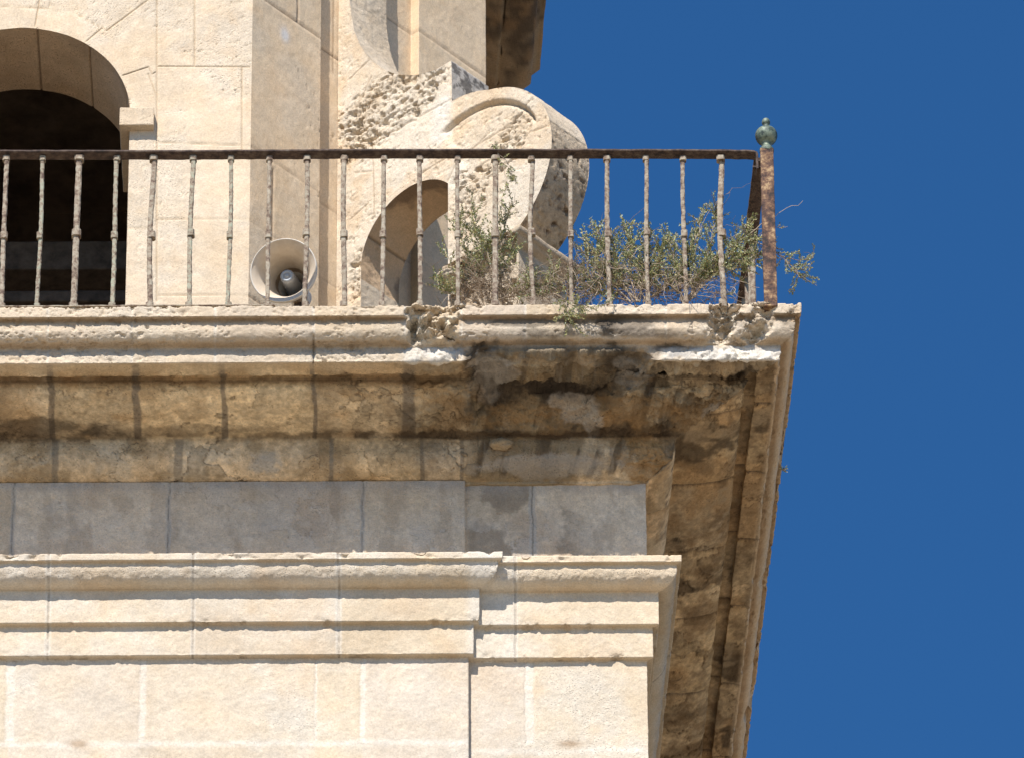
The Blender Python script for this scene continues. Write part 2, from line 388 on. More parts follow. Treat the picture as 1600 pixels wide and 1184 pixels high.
und = (np.exp(-((yl-501)/5.5)**2)+np.exp(-((yl-538)/6)**2)*.8).clip(0, 1); col = mix(col, v3(.31, .21, .12), und*(.55+.5*n_md)*(1-ew)); col = mix(col, v3(.36, .315, .26), np.exp(-((yl-548)/4.5)**2)*.6*(1-ew))  # dirt under lip and ovolo, deepened as painted shade; fascia top too
# stains with shapes of their own; the overhang recess gets painted shade
stn = fbm(P, 7, 5, 41)-.5; st2 = fbm(P*v3(1, 1, 1.0), 15, 4, 43)-.5
st3 = fbm(P, 34, 4, 45)-.5
def blot(cx, cy, rx, ry, soft=.34):
    r = np.sqrt(((xl-cx)/rx)**2+((yl-cy-.006*(cx-450))/ry)**2)
    return (1-ss(1-soft, 1+soft, r+stn*1.7+st2*1.1+st3*.7))*isf
rawz = bw*ss(541, 550, yl)
col = mix(col, v3(.30, .225, .135), rawz*.75)
col = mix(col, v3(.36, .30, .20), rawz*ss(.5, .62, n_md)*.5)
sk = fbm(np.stack([xl/15+(yl-600)/60, yl/95, 0*xl], -1), 1.0, 4, 231); sk2 = fbm(np.stack([xl/9, yl/70, 0*xl], -1), 1.0, 4, 233)
hol = ss(690, 760, xl)*(1-ss(1040, 1110, xl))*isf*ss(536, 552, yl)*(1-ss(735, 752, yl))
col = mix(col, v3(.085, .066, .048), hol*ss(.53, .66, sk)*(.35+.5*ss(560, 600, yl))); col = mix(col, v3(.40, .345, .265), hol*ss(.56, .68, sk2)*.45)
lf = (1-ss(600, 660, xl))*low*isf*(1-bed); col = col*(1+lf*.16)[..., None]
dmg = ss(615, 700, xl)*low*isf*(1-.55*bed)
col = col*(1-.20*dmg*(.4+1.2*fbm(P, 8, 5, 221)))[..., None]
for cx, cy, rx, ry, k in ((745, 575, 16, 34, .7), (770, 600, 22, 20, .7), (960, 600, 24, 46, .6), (935, 650, 18, 40, .55), (1000, 560, 34, 16, .5), (868, 603, 62, 11, .95), (1018, 720, 40, 34, .45), (800, 735, 60, 14, .35), (900, 735, 70, 16, .35), (745, 560, 22, 18, .7), (775, 600, 26, 26, .7), (1000, 590, 40, 26, .6), (1085, 660, 60, 30, .4), (1170, 650, 36, 36, .4), (900, 520, 70, 6, .5), (860, 504, 90, 5, .6), (1010, 520, 60, 8, .5), (640, 655, 30, 16, .3), (60, 668, 90, 16, .7), (300, 672, 160, 8, .4), (905, 622, 46, 18, .7), (760, 575, 30, 34, .55), (792, 610, 24, 22, .6), (1085, 632, 24, 16, .7),
                          (930, 610, 26, 58, .55), (955, 665, 85, 20, .75), (830, 640, 90, 26, .3), (1110, 585, 80, 6, .55), (1050, 548, 50, 9, .75),
                          (960, 560, 50, 22, .5), (1140, 600, 60, 40, .3), (840, 545, 110, 12, .35), (1020, 620, 60, 46, .35),
                          (980, 505, 55, 14, .6), (930, 500, 40, 10, .45), (1150, 500, 60, 10, .30), (1235, 500, 22, 12, .4),
                          (700, 640, 60, 20, .35), (840, 678, 220, 7, .9), (1010, 676, 60, 9, .8), (940, 720, 40, 18, .3), (780, 715, 60, 18, .25)):
    col = mix(col, BLACK, blot(cx, cy, rx, ry)*k)
for cx, cy, rx, ry, k in ((700, 600, 50, 30, .5), (1010, 715, 46, 40, .8), (985, 640, 70, 26, .5), (860, 650, 100, 18, .5), (1110, 650, 70, 30, .4), (900, 690, 260, 40, .18)):
    col = mix(col, v3(.36, .235, .115), blot(cx, cy, rx, ry)*k)
for cx, cy, rx, ry, k in ((895, 625, 30, 10, .5), (925, 660, 14, 36, .5), (775, 580, 30, 16, .4), (985, 585, 26, 24, .35), (908, 648, 26, 14, .55), (1120, 645, 20, 14, .6), (870, 728, 110, 18, .5), (410, 724, 26, 22, .8), (760, 590, 26, 30, .3)):
    col = mix(col, v3(.46, .43, .38), blot(cx, cy, rx, ry, .3)*k)
col = mix(col, v3(.50, .50, .50), (blot(680, 550, 46, 12, .2)+blot(1130, 552, 85, 12, .2)).clip(0, 1)*.5)
col = mix(col, v3(.70, .65, .56), np.clip(lz*lp*1.6, 0, 1)*ss(546, 552, yl))
crust_shade = np.exp(-((yl-682-(n_md-.5)*16)/7)**2)*(.35+.65*ss(.42, .6, fbm(P, 6, 5, 61))); col = mix(col, v3(.075, .055, .038), np.clip(crust_shade*1.15, 0, 1)*isf*.72)  # dark crust, also painting in the shade of the re-entrant groove
col = mix(col, v3(.14, .10, .06), np.exp(-((yl-594)/4)**2)*isf*.7*(1-rawz))  # darker line along the drip groove
# side soffit: dark crust patches and paler scars
col = mix(col, BLACK, isr*low*ss(.54, .62, fbm(P, 3.2, 5, 51)+(fbm(P, 30, 3, 52)-.5)*.12)*.75)
col = mix(col, v3(.13, .09, .055), isr*low*ss(.50, .66, fbm(P, 9, 5, 57))*.5)
col = mix(col, v3(.40, .33, .23), isr*low*ss(.60, .68, fbm(P, 5, 5, 53))*.7)
sdk = (1-ss(500, 1250, rl)*.0)
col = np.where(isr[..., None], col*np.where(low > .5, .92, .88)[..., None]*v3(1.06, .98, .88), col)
col = mix(col, v3(.62, .56, .45), ew*upz*ss(.5, .62, lum)*.5)
alpha = np.where(low > .5, .6, .22)+.35*ss(.44, .60, n_lo)
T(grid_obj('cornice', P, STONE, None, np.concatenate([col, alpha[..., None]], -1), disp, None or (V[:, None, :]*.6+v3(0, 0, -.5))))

# ------------------------------------------------------------------ frieze, architrave, shaft
def band(name, pts, e_px, joints, colfun, pil, seed, stp=.0062):
    """a moulded band; left of the pilaster edge everything stands e_px further out"""
    q = profile(pts, stp); B, V, side, run = columns(stp)
    d0, z0, y0 = q; nB = len(B)
    if not e_px:
        bases = [(B, V, side, run, 0)]
    # pilaster break: duplicate the columns around the edge so that it is a true step
    xe_ = at(pil, 1000, 0)[0]
    Bs, Vs, Ss, Rs, Ev = [], [], [], [], []
    for k in range(nB):
        if side[k] == 0 and XL+.95 < B[k, 0] <= xe_+.001:
            Ev.append(1.0)
        else: Ev.append(0.0)
    Ev = np.array(Ev); idx = [k for k in range(1, nB) if Ev[k] != Ev[k-1]]
    B2, V2, S2, R2, E2, M2 = [], [], [], [], [], []
    for k in range(nB):
        if k in idx and E_ok:
            ins = 1 if Ev[k] == 0 else -1
            bx = xe_ if ins == 1 else (XL+.95)
            for q_ in np.linspace(0, 1, 7):
                ev = (1-q_) if ins == 1 else q_
                B2.append((bx, 0, 0)); V2.append((0, -1, 0)); S2.append(0); R2.append(bx); E2.append(ev); M2.append(ins)
        if Ev[k] == 1 and B[k, 0] > xe_-.012: continue
        B2.append(B[k]); V2.append(V[k]); S2.append(side[k]); R2.append(run[k]); E2.append(Ev[k]); M2.append(0)
    B2, V2, S2, R2, E2, M2 = map(np.array, (B2, V2, S2, R2, E2, M2))
    e = e_px/S
    Dm = d0[None]+E2[:, None]*e
    P = B2[:, None, :]+V2[:, None, :]*Dm[..., None]
    # mitred return at the pilaster edge: columns close to it lean outward by the moulding's own projection
    prj = np.broadcast_to((d0-d0[-1])[None], Dm.shape)
    near = np.where((S2 == 0) & (E2 > 0), np.clip(1-(xe_-B2[:, 0])/.4, 0, 1), 0)
    P[..., 0] += np.where(M2[:, None] == 1, prj, prj*near[:, None])
    # right of the break the plain columns must start where the return ends
    fr = np.where((S2 == 0) & (E2 == 0) & (B2[:, 0] > xe_-.02) & (M2 == 0), np.clip(1-(B2[:, 0]-xe_)/.4, 0, 1), 0)
    P[..., 0] += prj*fr[:, None]
    P[..., 2] = z0[None]
    isf = np.broadcast_to((S2 == 0)[:, None], Dm.shape); isr = np.broadcast_to((S2 == 1)[:, None], Dm.shape)
    al = np.where(isr, 1253+S*R2[:, None], 1009+S*P[..., 0]); yl = np.broadcast_to(y0[None], Dm.shape)
    pl = np.broadcast_to((E2 > .5)[:, None], Dm.shape)
    col, disp, alpha = colfun(P, al, yl, isf, isr, pl)
    return T(grid_obj(name, P, STONE, None, np.concatenate([col, alpha[..., None]], -1), disp, V2[:, None, :]+v3(0, 0, -.2)))
E_ok = True
EP = 12
def c_frieze(P, al, yl, isf, isr, pl):
    n_lo, n_md, n_hi = fbm(P, 2.6, 5, 61), fbm(P, 9, 5, 62), fbm(P, 40, 3, 63)
    js = [-260, 22, 265, 567, 832, 1253+300, 1253+700]
    d, k = vjoint(al, P[..., 2], js, 4, 3); wd = np.array([3, 3, 4, 3, 5, 3, 3])[k]
    j = 1-ss(wd*.8, wd*1.4, d); cr_ = np.exp(-(d/1.1)**2)
    col = np.broadcast_to(v3(.73, .605, .45), P.shape)*blocktint(blockid(al, js), .12, 11)*(1+(fbm(P, 60, 3, 67)-.5)*.5)[..., None]
    col = mix(col, v3(.50, .385, .275), ss(.45, .64, n_lo)*.6); col = mix(col, v3(.76, .65, .51), ss(.52, .66, n_md)*.4); col = mix(col, v3(.38, .295, .21), ss(.52, .66, fbm(P*v3(1, 1, .35), 14, 4, 68))*.35)
    rt = ss(727, 735, al)*isf
    col = mix(col, v3(.20, .155, .115), rt*ss(.50, .60, fbm(P, 5.5, 5, 66))*(1-ss(860, 960, al))*.55)
    fk = fbm(P, 5, 5, 211); col = mix(col, v3(.24, .19, .14), np.exp(-((fk-.52)/.005)**2)*ss(.5, .56, fbm(P, 2, 3, 213))*.5); col = mix(col, v3(.62, .56, .48), ss(.519, .525, fk)*ss(.5, .56, fbm(P, 2, 3, 213))*.35)
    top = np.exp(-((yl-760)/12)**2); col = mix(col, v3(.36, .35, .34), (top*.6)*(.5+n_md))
    col = mix(col, v3(.52, .475, .41), j*.75); col = mix(col, v3(.16, .13, .10), cr_*.45)
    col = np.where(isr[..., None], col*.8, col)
    return col, (n_md-.5)*.006+(n_hi-.5)*.004-cr_*.006, .35+.3*n_lo
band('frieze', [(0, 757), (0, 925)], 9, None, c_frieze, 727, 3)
def c_arch(P, al, yl, isf, isr, pl):
    n_lo, n_md, n_hi = fbm(P, 2.4, 5, 71), fbm(P, 9, 5, 72), fbm(P, 46, 3, 73); n_p = fbm(P, 26, 3, 74)
    js = [-160, 82, 306, 531, 804, 1253+250, 1253+620]
    d, k = vjoint(al, P[..., 2], js, 5, 1.6); wd = np.array([3, 4, 3, 4, 3, 3, 3])[k]
    j = 1-ss(wd*.8, wd*1.6, d); cr_ = np.exp(-((d-1)/.9)**2)
    col = np.broadcast_to(v3(.62, .52, .39), P.shape)*blocktint(blockid(al, js), .05, 13)
    col = mix(col, v3(.66, .60, .50), ss(.45, .62, n_lo)*.6); col = mix(col, v3(.60, .46, .31), ss(.54, .68, fbm(P, 4, 4, 76))*.4)
    col = mix(col, v3(.70, .66, .58), ss(722, 740, al)*(1-ss(795, 812, al))*isf*.5)
    col = mix(col, v3(.70, .65, .56), j*.6); col = mix(col, v3(.24, .19, .14), cr_*.5)
    ov = np.exp(-((yl-(899+0*al))/12)**2)
    disp = (n_md-.5)*.005+(n_hi-.5)*.004+ov*(n_p-.5)*.016-cr_*.004
    chip = np.maximum(0, fbm(P, 15, 4, 77)-.57)
    for ye in (868, 975, 1026): disp -= chip*.09*np.exp(-((yl-ye-6)/7)**2)
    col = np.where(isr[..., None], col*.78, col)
    return col, disp, .3+.6*ov
A = [(-16, yfor(-16, zof(50, 870))), (50, 870), (50, 880), (43, 884)]+qround_y(43, 893, 19, 925.5, 12)+[(16, 927), (16, 977.5), (7, 983), (7, 1029), (-2, 1034.5), (-2, 1037)]
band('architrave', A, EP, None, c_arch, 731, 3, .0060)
def c_shaft(P, al, yl, isf, isr, pl):
    n_lo, n_md, n_hi = fbm(P, 2.0, 5, 81), fbm(P, 8, 5, 82), fbm(P, 46, 3, 83)
    js = [-200, 27, 231, 497, 569, 825, 1253+300]
    d, k = vjoint(al, P[..., 2], js, 6, 3); wd = np.array([5, 8, 6, 2, 5, 8, 4])[k]*.85
    j = (1-ss(wd*.75, wd*1.35, d))*(1-ss(1160, 1166, yl))
    hz = np.exp(-(((yl-np.where(pl, 1168, 1176))+(n_md-.5)*10)/4.5)**2)
    th = np.exp(-((d-wd)/1.0)**2)*.5*(1-ss(1160, 1166, yl))
    col = np.broadcast_to(v3(.64, .545, .42), P.shape)*blocktint(blockid(al, js), .05, 17)
    col = mix(col, v3(.68, .615, .51), ss(.45, .62, n_lo)*.7); col = mix(col, v3(.60, .465, .32), ss(.55, .7, fbm(P, 3.4, 4, 86))*.35)
    col = mix(col, v3(.74, .68, .58), np.maximum(j, hz)*(.5+.4*n_md)); col = mix(col, v3(.42, .34, .26), th*.35)
    sp = np.exp(-(((al-131)/16)**2+((yl-1167)/6)**2))+np.exp(-(((al-884)/16)**2+((yl-1164)/5)**2))
    col = mix(col, v3(.42, .31, .21), np.clip(sp*1.6*(n_md+.2), 0, .8))
    low_ = ss(1200, 1500, yl)
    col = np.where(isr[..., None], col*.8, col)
    return col, (n_md-.5)*.005+(n_hi-.5)*.005-th*.003-j*.002, .22+.5*ss(.45, .65, n_lo)
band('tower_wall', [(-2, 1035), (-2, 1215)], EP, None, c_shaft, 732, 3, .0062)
# the rest of the shaft down to the square, coursed ashlar
zlow = zof(-2, 1213); zz = np.linspace(zlow, -.2, 70); xsq = []
def ring_pts(d, n=16):
    a = [(XL-d, -d), (mxk*d, -d), ((wv*TD)[0]+d, TD+d), (XL-d, TD+d), (XL-d, -d)]; out = []
    for k in range(4):
        for t in np.linspace(0, 1, n, endpoint=False): out.append((a[k][0]+(a[k+1][0]-a[k][0])*t, a[k][1]+(a[k+1][1]-a[k][1])*t))
    return out+[a[0]]
rp = ring_pts(-2/S+.004); Pq = np.zeros((len(rp), len(zz), 3)); Pq[..., 0] = np.array(rp)[:, None, 0]; Pq[..., 1] = np.array(rp)[:, None, 1]; Pq[..., 2] = zz[None]
cq = np.broadcast_to(v3(.60, .50, .37), Pq.shape)*(.94+.12*fbm(Pq, .9, 4, 3))[..., None]
T(grid_obj('lower_shaft', Pq, STONE, None, cq))

# ------------------------------------------------------------------ belfry
YB = .74
A0 = at(390, 330, YB)                            # corner between front and diagonal face
tch = 1.128; cv = v3(1, tch, 0)/math.hypot(1, tch); dv = v3(cv[1], -cv[0], 0)      # along / out of the diagonal face
lenX = at(760, 330, YB+1.37)[0]-A0[0]; LCH = lenX/cv[0]
zt = at(390, -330, YB)[2]; zb = ztop-.02
AXC = at(30, 178, YB)[0]; RA = at(203, 178, YB)[0]-AXC; ZSP = at(203, 178, YB)[2]
def Xb(px, py): p = at(px, py, YB); return p[0], p[2]
segl = [(135, 65, 160, 44), (160, 44, 120, 22), (120, 22, 60, 12), (60, 12, 0, 10), (167, 48, 232, 0), (192, 118, 232, 105), (232, 105, 238, 116), (238, 116, 245, 112),
        (245, 0, 245, 235), (245, 104, 390, 105), (304, -90, 304, 104), (240, 222, 390, 228), (200, 357, 245, 357), (245, 343, 390, 343), (245, 235, 245, 470),
        (232, 116, 243, 146), (390, -13, 245, -14), (55, 40, 61, 5), (61, 5, 66, -30), (378, 105, 378, 240), (167, 48, 160, 44), (245, 461, 390, 462)]
seg_w = [(*Xb(a, b), *Xb(c, d)) for a, b, c, d in segl]
# arch curve: right jamb up, over, left jamb down
arc = [(RA, z) for z in np.linspace(zb, ZSP, 260, endpoint=False)]
arc += [(RA*math.cos(a), ZSP+RA*math.sin(a)) for a in np.concatenate([np.linspace(0, 1.75, 520), np.linspace(1.76, math.pi, 120)])]
arc += [(-RA, z) for z in np.linspace(ZSP, zb, 40)[1:]]
arc = np.array(arc); HW = A0[0]-AXC
out = []
for x, z in arc:                                 # matching outline of the wall
    if z <= ZSP: out.append((HW if x > 0 else -HW, z))
    else:
        a = math.atan2(z-ZSP, x); k = min(HW/max(1e-6, abs(math.cos(a))), (zt-ZSP)/max(1e-6, math.sin(a))); out.append((k*math.cos(a), ZSP+k*math.sin(a)))
out = np.array(out); nk = 140; tk = np.linspace(0, 1, nk)
G = arc[:, None, :]*(1-tk[None, :, None])+out[:, None, :]*tk[None, :, None]
P = np.zeros((*G.shape[:2], 3)); P[..., 0] = G[..., 0]+AXC; P[..., 1] = YB; P[..., 2] = G[..., 1]
jm = segs_mask(P[..., 0], P[..., 2], seg_w, 1.3/S); jw = segs_mask(P[..., 0], P[..., 2], seg_w, 3.2/S)
n_lo, n_md, n_hi, n_p = fbm(P, 2.6, 5, 91), fbm(P, 9, 5, 92), fbm(P, 46, 3, 93), fbm(P, 28, 3, 94)
def belfry_col(P, n_lo, n_md):
    c = np.broadcast_to(v3(.66, .535, .385), P.shape).copy()
    c = mix(c, v3(.68, .585, .455), ss(.44, .62, n_lo)*.7); c = mix(c, v3(.64, .48, .315), ss(.54, .68, n_md)*.3); return c
col = belfry_col(P, n_lo, n_md); col = mix(col, v3(.70, .59, .43), jw*.6); col = mix(col, v3(.36, .25, .155), jm*.55)
disp = (n_md-.5)*.004+(n_hi-.5)*.003-jm*.006-np.maximum(0, fbm(P, 64, 3, 97)-.67)*.04*ss(.46, .60, n_lo)
belf = T(grid_obj('belfry_wall', P, STONE, None, np.concatenate([col, (.15+.5*ss(.50, .62, n_lo))[..., None]], -1), disp, (0, -1, 0)))
# arch lining
TI = .54; ty = np.linspace(0, TI, 50)
P = np.zeros((len(arc), 50, 3)); P[..., 0] = arc[:, None, 0]+AXC; P[..., 1] = YB+ty[None]-.002; P[..., 2] = arc[:, None, 1]
P[..., 0] += 0
ang = np.degrees(np.arctan2(P[..., 2]-ZSP, P[..., 0]-AXC)); vj = np.min(np.abs(ang[..., None]-np.array([18, 52, 82, 112, 145])), -1)
jm = np.exp(-(vj/.55)**2)*(P[..., 2] > ZSP)
n_lo, n_md = fbm(P, 3, 5, 95), fbm(P, 12, 5, 96)
col = np.broadcast_to(v3(.66, .50, .34), P.shape); col = mix(col, v3(.48, .35, .225), ss(.45, .62, n_lo)*.6); col = mix(col, v3(.14, .10, .07), jm*.6)
T(grid_obj('arch_lining', P, STONE, None, col, (n_md-.5)*.008-jm*.008, v3(AXC, YB, ZSP)-P))
# impost block: front face flush line, deeper return along the jamb
def px_box(x0, x1, y0, y1, Yf, dep):
    a, b = at(x0, y0, Yf), at(x1, y1, Yf); return (a[0], b[0], Yf, Yf+dep, b[2], a[2])
def stone_boxes(name, bl, tint=(.66, .535, .385), bev=.006, seg=2):
    import bmesh
    V_, F_ = boxes(bl); me = bpy.data.meshes.new(name); me.from_pydata(V_, [], F_)
    bm = bmesh.new(); bm.from_mesh(me)
    bmesh.ops.bevel(bm, geom=bm.edges[:], offset=bev, segments=seg, affect='EDGES', profile=.5)
    bmesh.ops.subdivide_edges(bm, edges=[e for e in bm.edges if e.calc_length() > .06], cuts=6, use_grid_fill=True)
    bm.to_mesh(me); bm.free(); me.materials.append(STONE)
    co = np.zeros(len(me.vertices)*3, np.float32); me.vertices.foreach_get('co', co); co = co.reshape(-1, 3)
    co += ((np.stack([fbm(co, 14, 3, k) for k in (1, 2, 3)], -1)-.5)*.012).astype(np.float32); me.vertices.foreach_set('co', co.ravel())
    a = me.color_attributes.new('tint', 'FLOAT_COLOR', 'POINT')
    c = np.broadcast_to(np.array([*tint, .7], np.float32), (len(co), 4)); a.data.foreach_set('color', c.ravel())
    o = bpy.data.objects.new(name, me); scn.collection.objects.link(o); return o
im = stone_boxes('impost', [px_box(187, 240, 168, 195.5, YB-.055, .055+TI)])
T(im)
# the bell chamber behind the arch
V_, F_ = boxes([(AXC-1.1, AXC+1.1, YB+TI-.001, YB+3.6, zb+.03, zt-.2)])
F_.pop(2)
mm = mottled('shade darkened chamber stone', [(.10, .075, .055), (.30, .23, .17)], 4)  # stone darkened so the chamber's gloom is partly in the colour
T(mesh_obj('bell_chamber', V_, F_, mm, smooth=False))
# wall above/behind the front wall so that no light leaks round the chamber
# diagonal face: left pilaster, sunk panel, right pilaster, then the side wall going back
stp = .057; Xa = lambda px: ((at(px, 330, YB)[0]-A0[0])/cv[0])*1.0
def along(px): return (px-390)/370*LCH
path = [(A0+v3(0, 0, 0))]
pc = lambda s, o: A0+cv*s+dv*o
p_e1, p_e2 = along(497), along(651)
pts = [pc(0, 0), pc(p_e1, 0), pc(p_e1, -stp), pc(p_e2, -stp), pc(p_e2, 0), pc(LCH, 0)]
endp = pc(LCH, 0); sb = endp+wv*2.35; pts += [sb]
pp = []; ps = []
for k in range(len(pts)-1):
    L = np.linalg.norm(pts[k+1]-pts[k]); n = max(2, int(L/(.0065 if k < 5 else .05)))
    for i in range(n): pp.append(pts[k]+(pts[k+1]-pts[k])*i/n); ps.append(np.dot(pp[-1]-A0, cv))
bk = [sb+v3(-.9, 1.05, 0), v3(AXC-.9, sb[1]+1.05, 0), v3(2*AXC-sb[0]-.1, sb[1], 0), v3(2*AXC-endp[0], endp[1], 0), v3(AXC-HW, YB, 0)]
for q in bk: pp.append(q); ps.append(-9)
pp = np.array(pp); ps = np.array(ps); nz = 330; zv = np.linspace(zb, zt, nz)
P = np.zeros((len(pp), nz, 3)); P[..., :2] = pp[:, None, :2]; P[..., 2] = zv[None]
zj = [at(390, y, YB)[2] for y in (-250, -131, -13, 105, 227, 343, 461)]
n_lo, n_md, n_hi, n_p = fbm(P, 2.6, 5, 101), fbm(P, 9, 5, 102), fbm(P, 46, 3, 103), fbm(P, 30, 3, 104)
dz = np.min(np.abs(P[..., 2][..., None]-np.array(zj)), -1)*S+(n_md-.5)*1.5
sA = np.broadcast_to(ps[:, None], P.shape[:2])*S
def vseg(px, y0, y1):
    s = along(px)*S; za = at(px, y0, YB+max(0, along(px))*cv[1])[2]; zc = at(px, y1, YB+max(0, along(px))*cv[1])[2]
    return np.exp(-((sA-s)/2.0)**2)*((P[..., 2] < za) & (P[..., 2] > zc))
vj = vseg(460, -80, 36)+vseg(425, 262, 378)+vseg(528, -80, 110)*.6+vseg(470, 130, 250)*.0
jm = np.maximum(np.exp(-(dz/1.35)**2), vj)
jm *= .7+.3*np.abs(np.sin(sA*.02+P[..., 2]*2))
col = belfry_col(P, n_lo, n_md)*v3(1.02, .985, .93); col = mix(col, v3(.61, .49, .35), ss(.42, .62, n_lo)*.5)
col = mix(col, v3(.26, .18, .12), jm*.85)
gp = np.exp(-(((sA-along(440)*S)/10)**2+((P[..., 2]-at(415, 38, YB+.1)[2])*S/14)**2)); col = mix(col, v3(.62, .62, .62), np.clip(gp*1.2*n_md*1.6, 0, .8))
pitv = np.maximum(0, n_p-.60)
disp = (n_md-.5)*.004+(n_hi-.5)*.0035-jm*.007-np.maximum(0, fbm(P, 40, 4, 105)-.68)*.05*ss(.50, .62, n_lo)
# keep the corner column shared with the front wall tight
T(grid_obj('belfry_diagonal_wall', P, STONE, None, np.concatenate([col, (.15+.2*ss(.48, .62, n_lo))[..., None]], -1), disp*(np.arange(len(pp)) > 0)[:, None]*(np.broadcast_to(ps[:, None] > -5, disp.shape)), dv))
# belfry cornice (seen from below on the far right side face) and the added cap over the belfry
bc = [(2, -2), (50, 0), (54, 1), (54, 6), (57, 7)]+[(57+57*math.sin(a), 26-19*math.cos(a)) for a in np.linspace(0, math.pi/2, 12)]+[(115, 50), (121, 52), (121, 57), (130, 60), (132, 100), (0, 104)]
bcm = np.array(bc)/287.0
ring = [v3(AXC-HW, YB, 0), A0*v3(1, 1, 0), endp*v3(1, 1, 0), sb*v3(1, 1, 0), bk[0]*v3(1, 1, 0), bk[1]*v3(1, 1, 0), bk[2]*v3(1, 1, 0), bk[3]*v3(1, 1, 0)]
nR = len(ring); rb, rv = [], []
for k in range(nR):
    a, b, c = ring[k-1], ring[k], ring[(k+1) % nR]
    n1 = v3((b-a)[1], -(b-a)[0], 0); n1 /= np.linalg.norm(n1); n2 = v3((c-b)[1], -(c-b)[0], 0); n2 /= np.linalg.norm(n2)
    mv = (n1+n2)/(1+np.dot(n1, n2)); rb.append(b); rv.append(mv)
rb.append(rb[0]); rv.append(rv[0]); rb, rv = np.array(rb), np.array(rv)
# subdivide runs
fb, fv = [], []
for k in range(nR):
    n = 60 if k in (1, 2) else 12
    for i in range(n): t = i/n; fb.append(rb[k]*(1-t)+rb[k+1]*t); fv.append(rv[k]*(1-t)+rv[k+1]*t)
fb.append(rb[-1]); fv.append(rv[-1]); fb, fv = np.array(fb), np.array(fv)
# height so that the far end of the side run stands where the photograph shows it
zc0 = onplane(764, 131, sb+v3(.05, .05, 0), v3(0, 1, 0))[2]
rs_d, rs_z = [], []
for k in range(len(bcm)-1):
    L = np.linalg.norm(bcm[k+1]-bcm[k]); n = max(1, int(L/.012))
    for i in range(n): q = bcm[k]+(bcm[k+1]-bcm[k])*i/n; rs_d.append(q[0]); rs_z.append(q[1])
rs_d.append(bcm[-1][0]); rs_z.append(bcm[-1][1]); rs_d, rs_z = np.array(rs_d), np.array(rs_z)
P = fb[:, None, :]+fv[:, None, :]*rs_d[None, :, None]; P[..., 2] = zc0+rs_z[None]
n_lo, n_md = fbm(P, 5, 5, 111), fbm(P, 12, 4, 112)
col = np.broadcast_to(v3(.27, .195, .12), P.shape); col = mix(col, v3(.07, .05, .034), ss(.42, .62, n_lo)*.85); col = mix(col, v3(.30, .19, .10), ss(.52, .66, n_md)*.5)
T(grid_obj('belfry_cornice', P, STONE, None, col, (n_md-.5)*.012, fv[:, None, :]+v3(0, 0, -.3)))
zcap = zc0+96/S
T(mesh_obj('belfry_light_cap', [(*q[:2], zcap-.01) for q in ring], [tuple(range(nR))], STONE, None, np.tile([.5, .4, .3], (nR, 1)), False))  # unseen cap, added to stop light leaking in from above

# ------------------------------------------------------------------ scroll buttress
ev = cv
bo = pc(along(535), -stp)                        # foot of its near side face on the sunk panel
def side_uv(px, py, off=0.0):
    p = onplane(px, py, bo-cv*off, cv); return np.dot(p-(bo-cv*off), dv), p[2]
UC, ZC = side_uv(734, 288)
RV = .5*(abs(side_uv(860, 220)[0]-UC)+math.hypot(*(np.array(side_uv(795, 134))-np.array([UC, ZC]))))
prof = [side_uv(x, y) for x, y in ((546, -170), (546, 0), (549, 25), (554, 50), (563, 72), (577, 92), (597, 108), (620, 117), (650, 118), (680, 110), (705, 95), (706, 125), (706, 158))]
prof = [(0.002, zt-.25), (prof[0][0], zt-.25)]+prof[1:]
a0 = math.atan2(prof[-1][1]-ZC, prof[-1][0]-UC)
R0 = math.hypot(prof[-1][1]-ZC, prof[-1][0]-UC)
for a in np.linspace(a0, math.radians(-74), 120):
    k = ss(a0, a0-.5, np.array(a)); k = float(np.clip((a0-a)/.45, 0, 1)); r = R0*(1-k)+RV*k
    prof.append((UC+r*math.cos(a), ZC+r*math.sin(a)))
pe = prof[-1]; prof += [(pe[0], zb)]
ju, jz0 = side_uv(700, 288)
cu_, cz_ = UC-130/S, ZC-45/S; rr = 109/S
prof += [(ju, zb), (ju, cz_+math.sqrt(max(0, rr**2-(ju-cu_)**2)))]
b0 = math.acos((ju-cu_)/rr)
prof += [(cu_+rr*math.cos(a), cz_+rr*math.sin(a)) for a in np.linspace(b0, math.pi, 60)[1:]]
prof += [(cu_-rr-.004, zb), (.002, zb)]
def densify(pl, st):
    o = []
    for k in range(len(pl)):
        a, b = np.array(pl[k]), np.array(pl[(k+1) % len(pl)]); n = max(1, int(np.linalg.norm(b-a)/st))
        for i in range(n): o.append(a+(b-a)*i/n)
    return np.array(o)
OUT = densify(prof, .006)
def inside(x, y, pl):
    c = np.zeros(x.shape, bool); n = len(pl)
    for k in range(n):
        x0, y0 = pl[k]; x1, y1 = pl[(k+1) % n]
        if y0 == y1: continue
        c ^= ((y0 > y) != (y1 > y)) & (x < (x1-x0)*(y-y0)/(y1-y0)+x0)
    return c
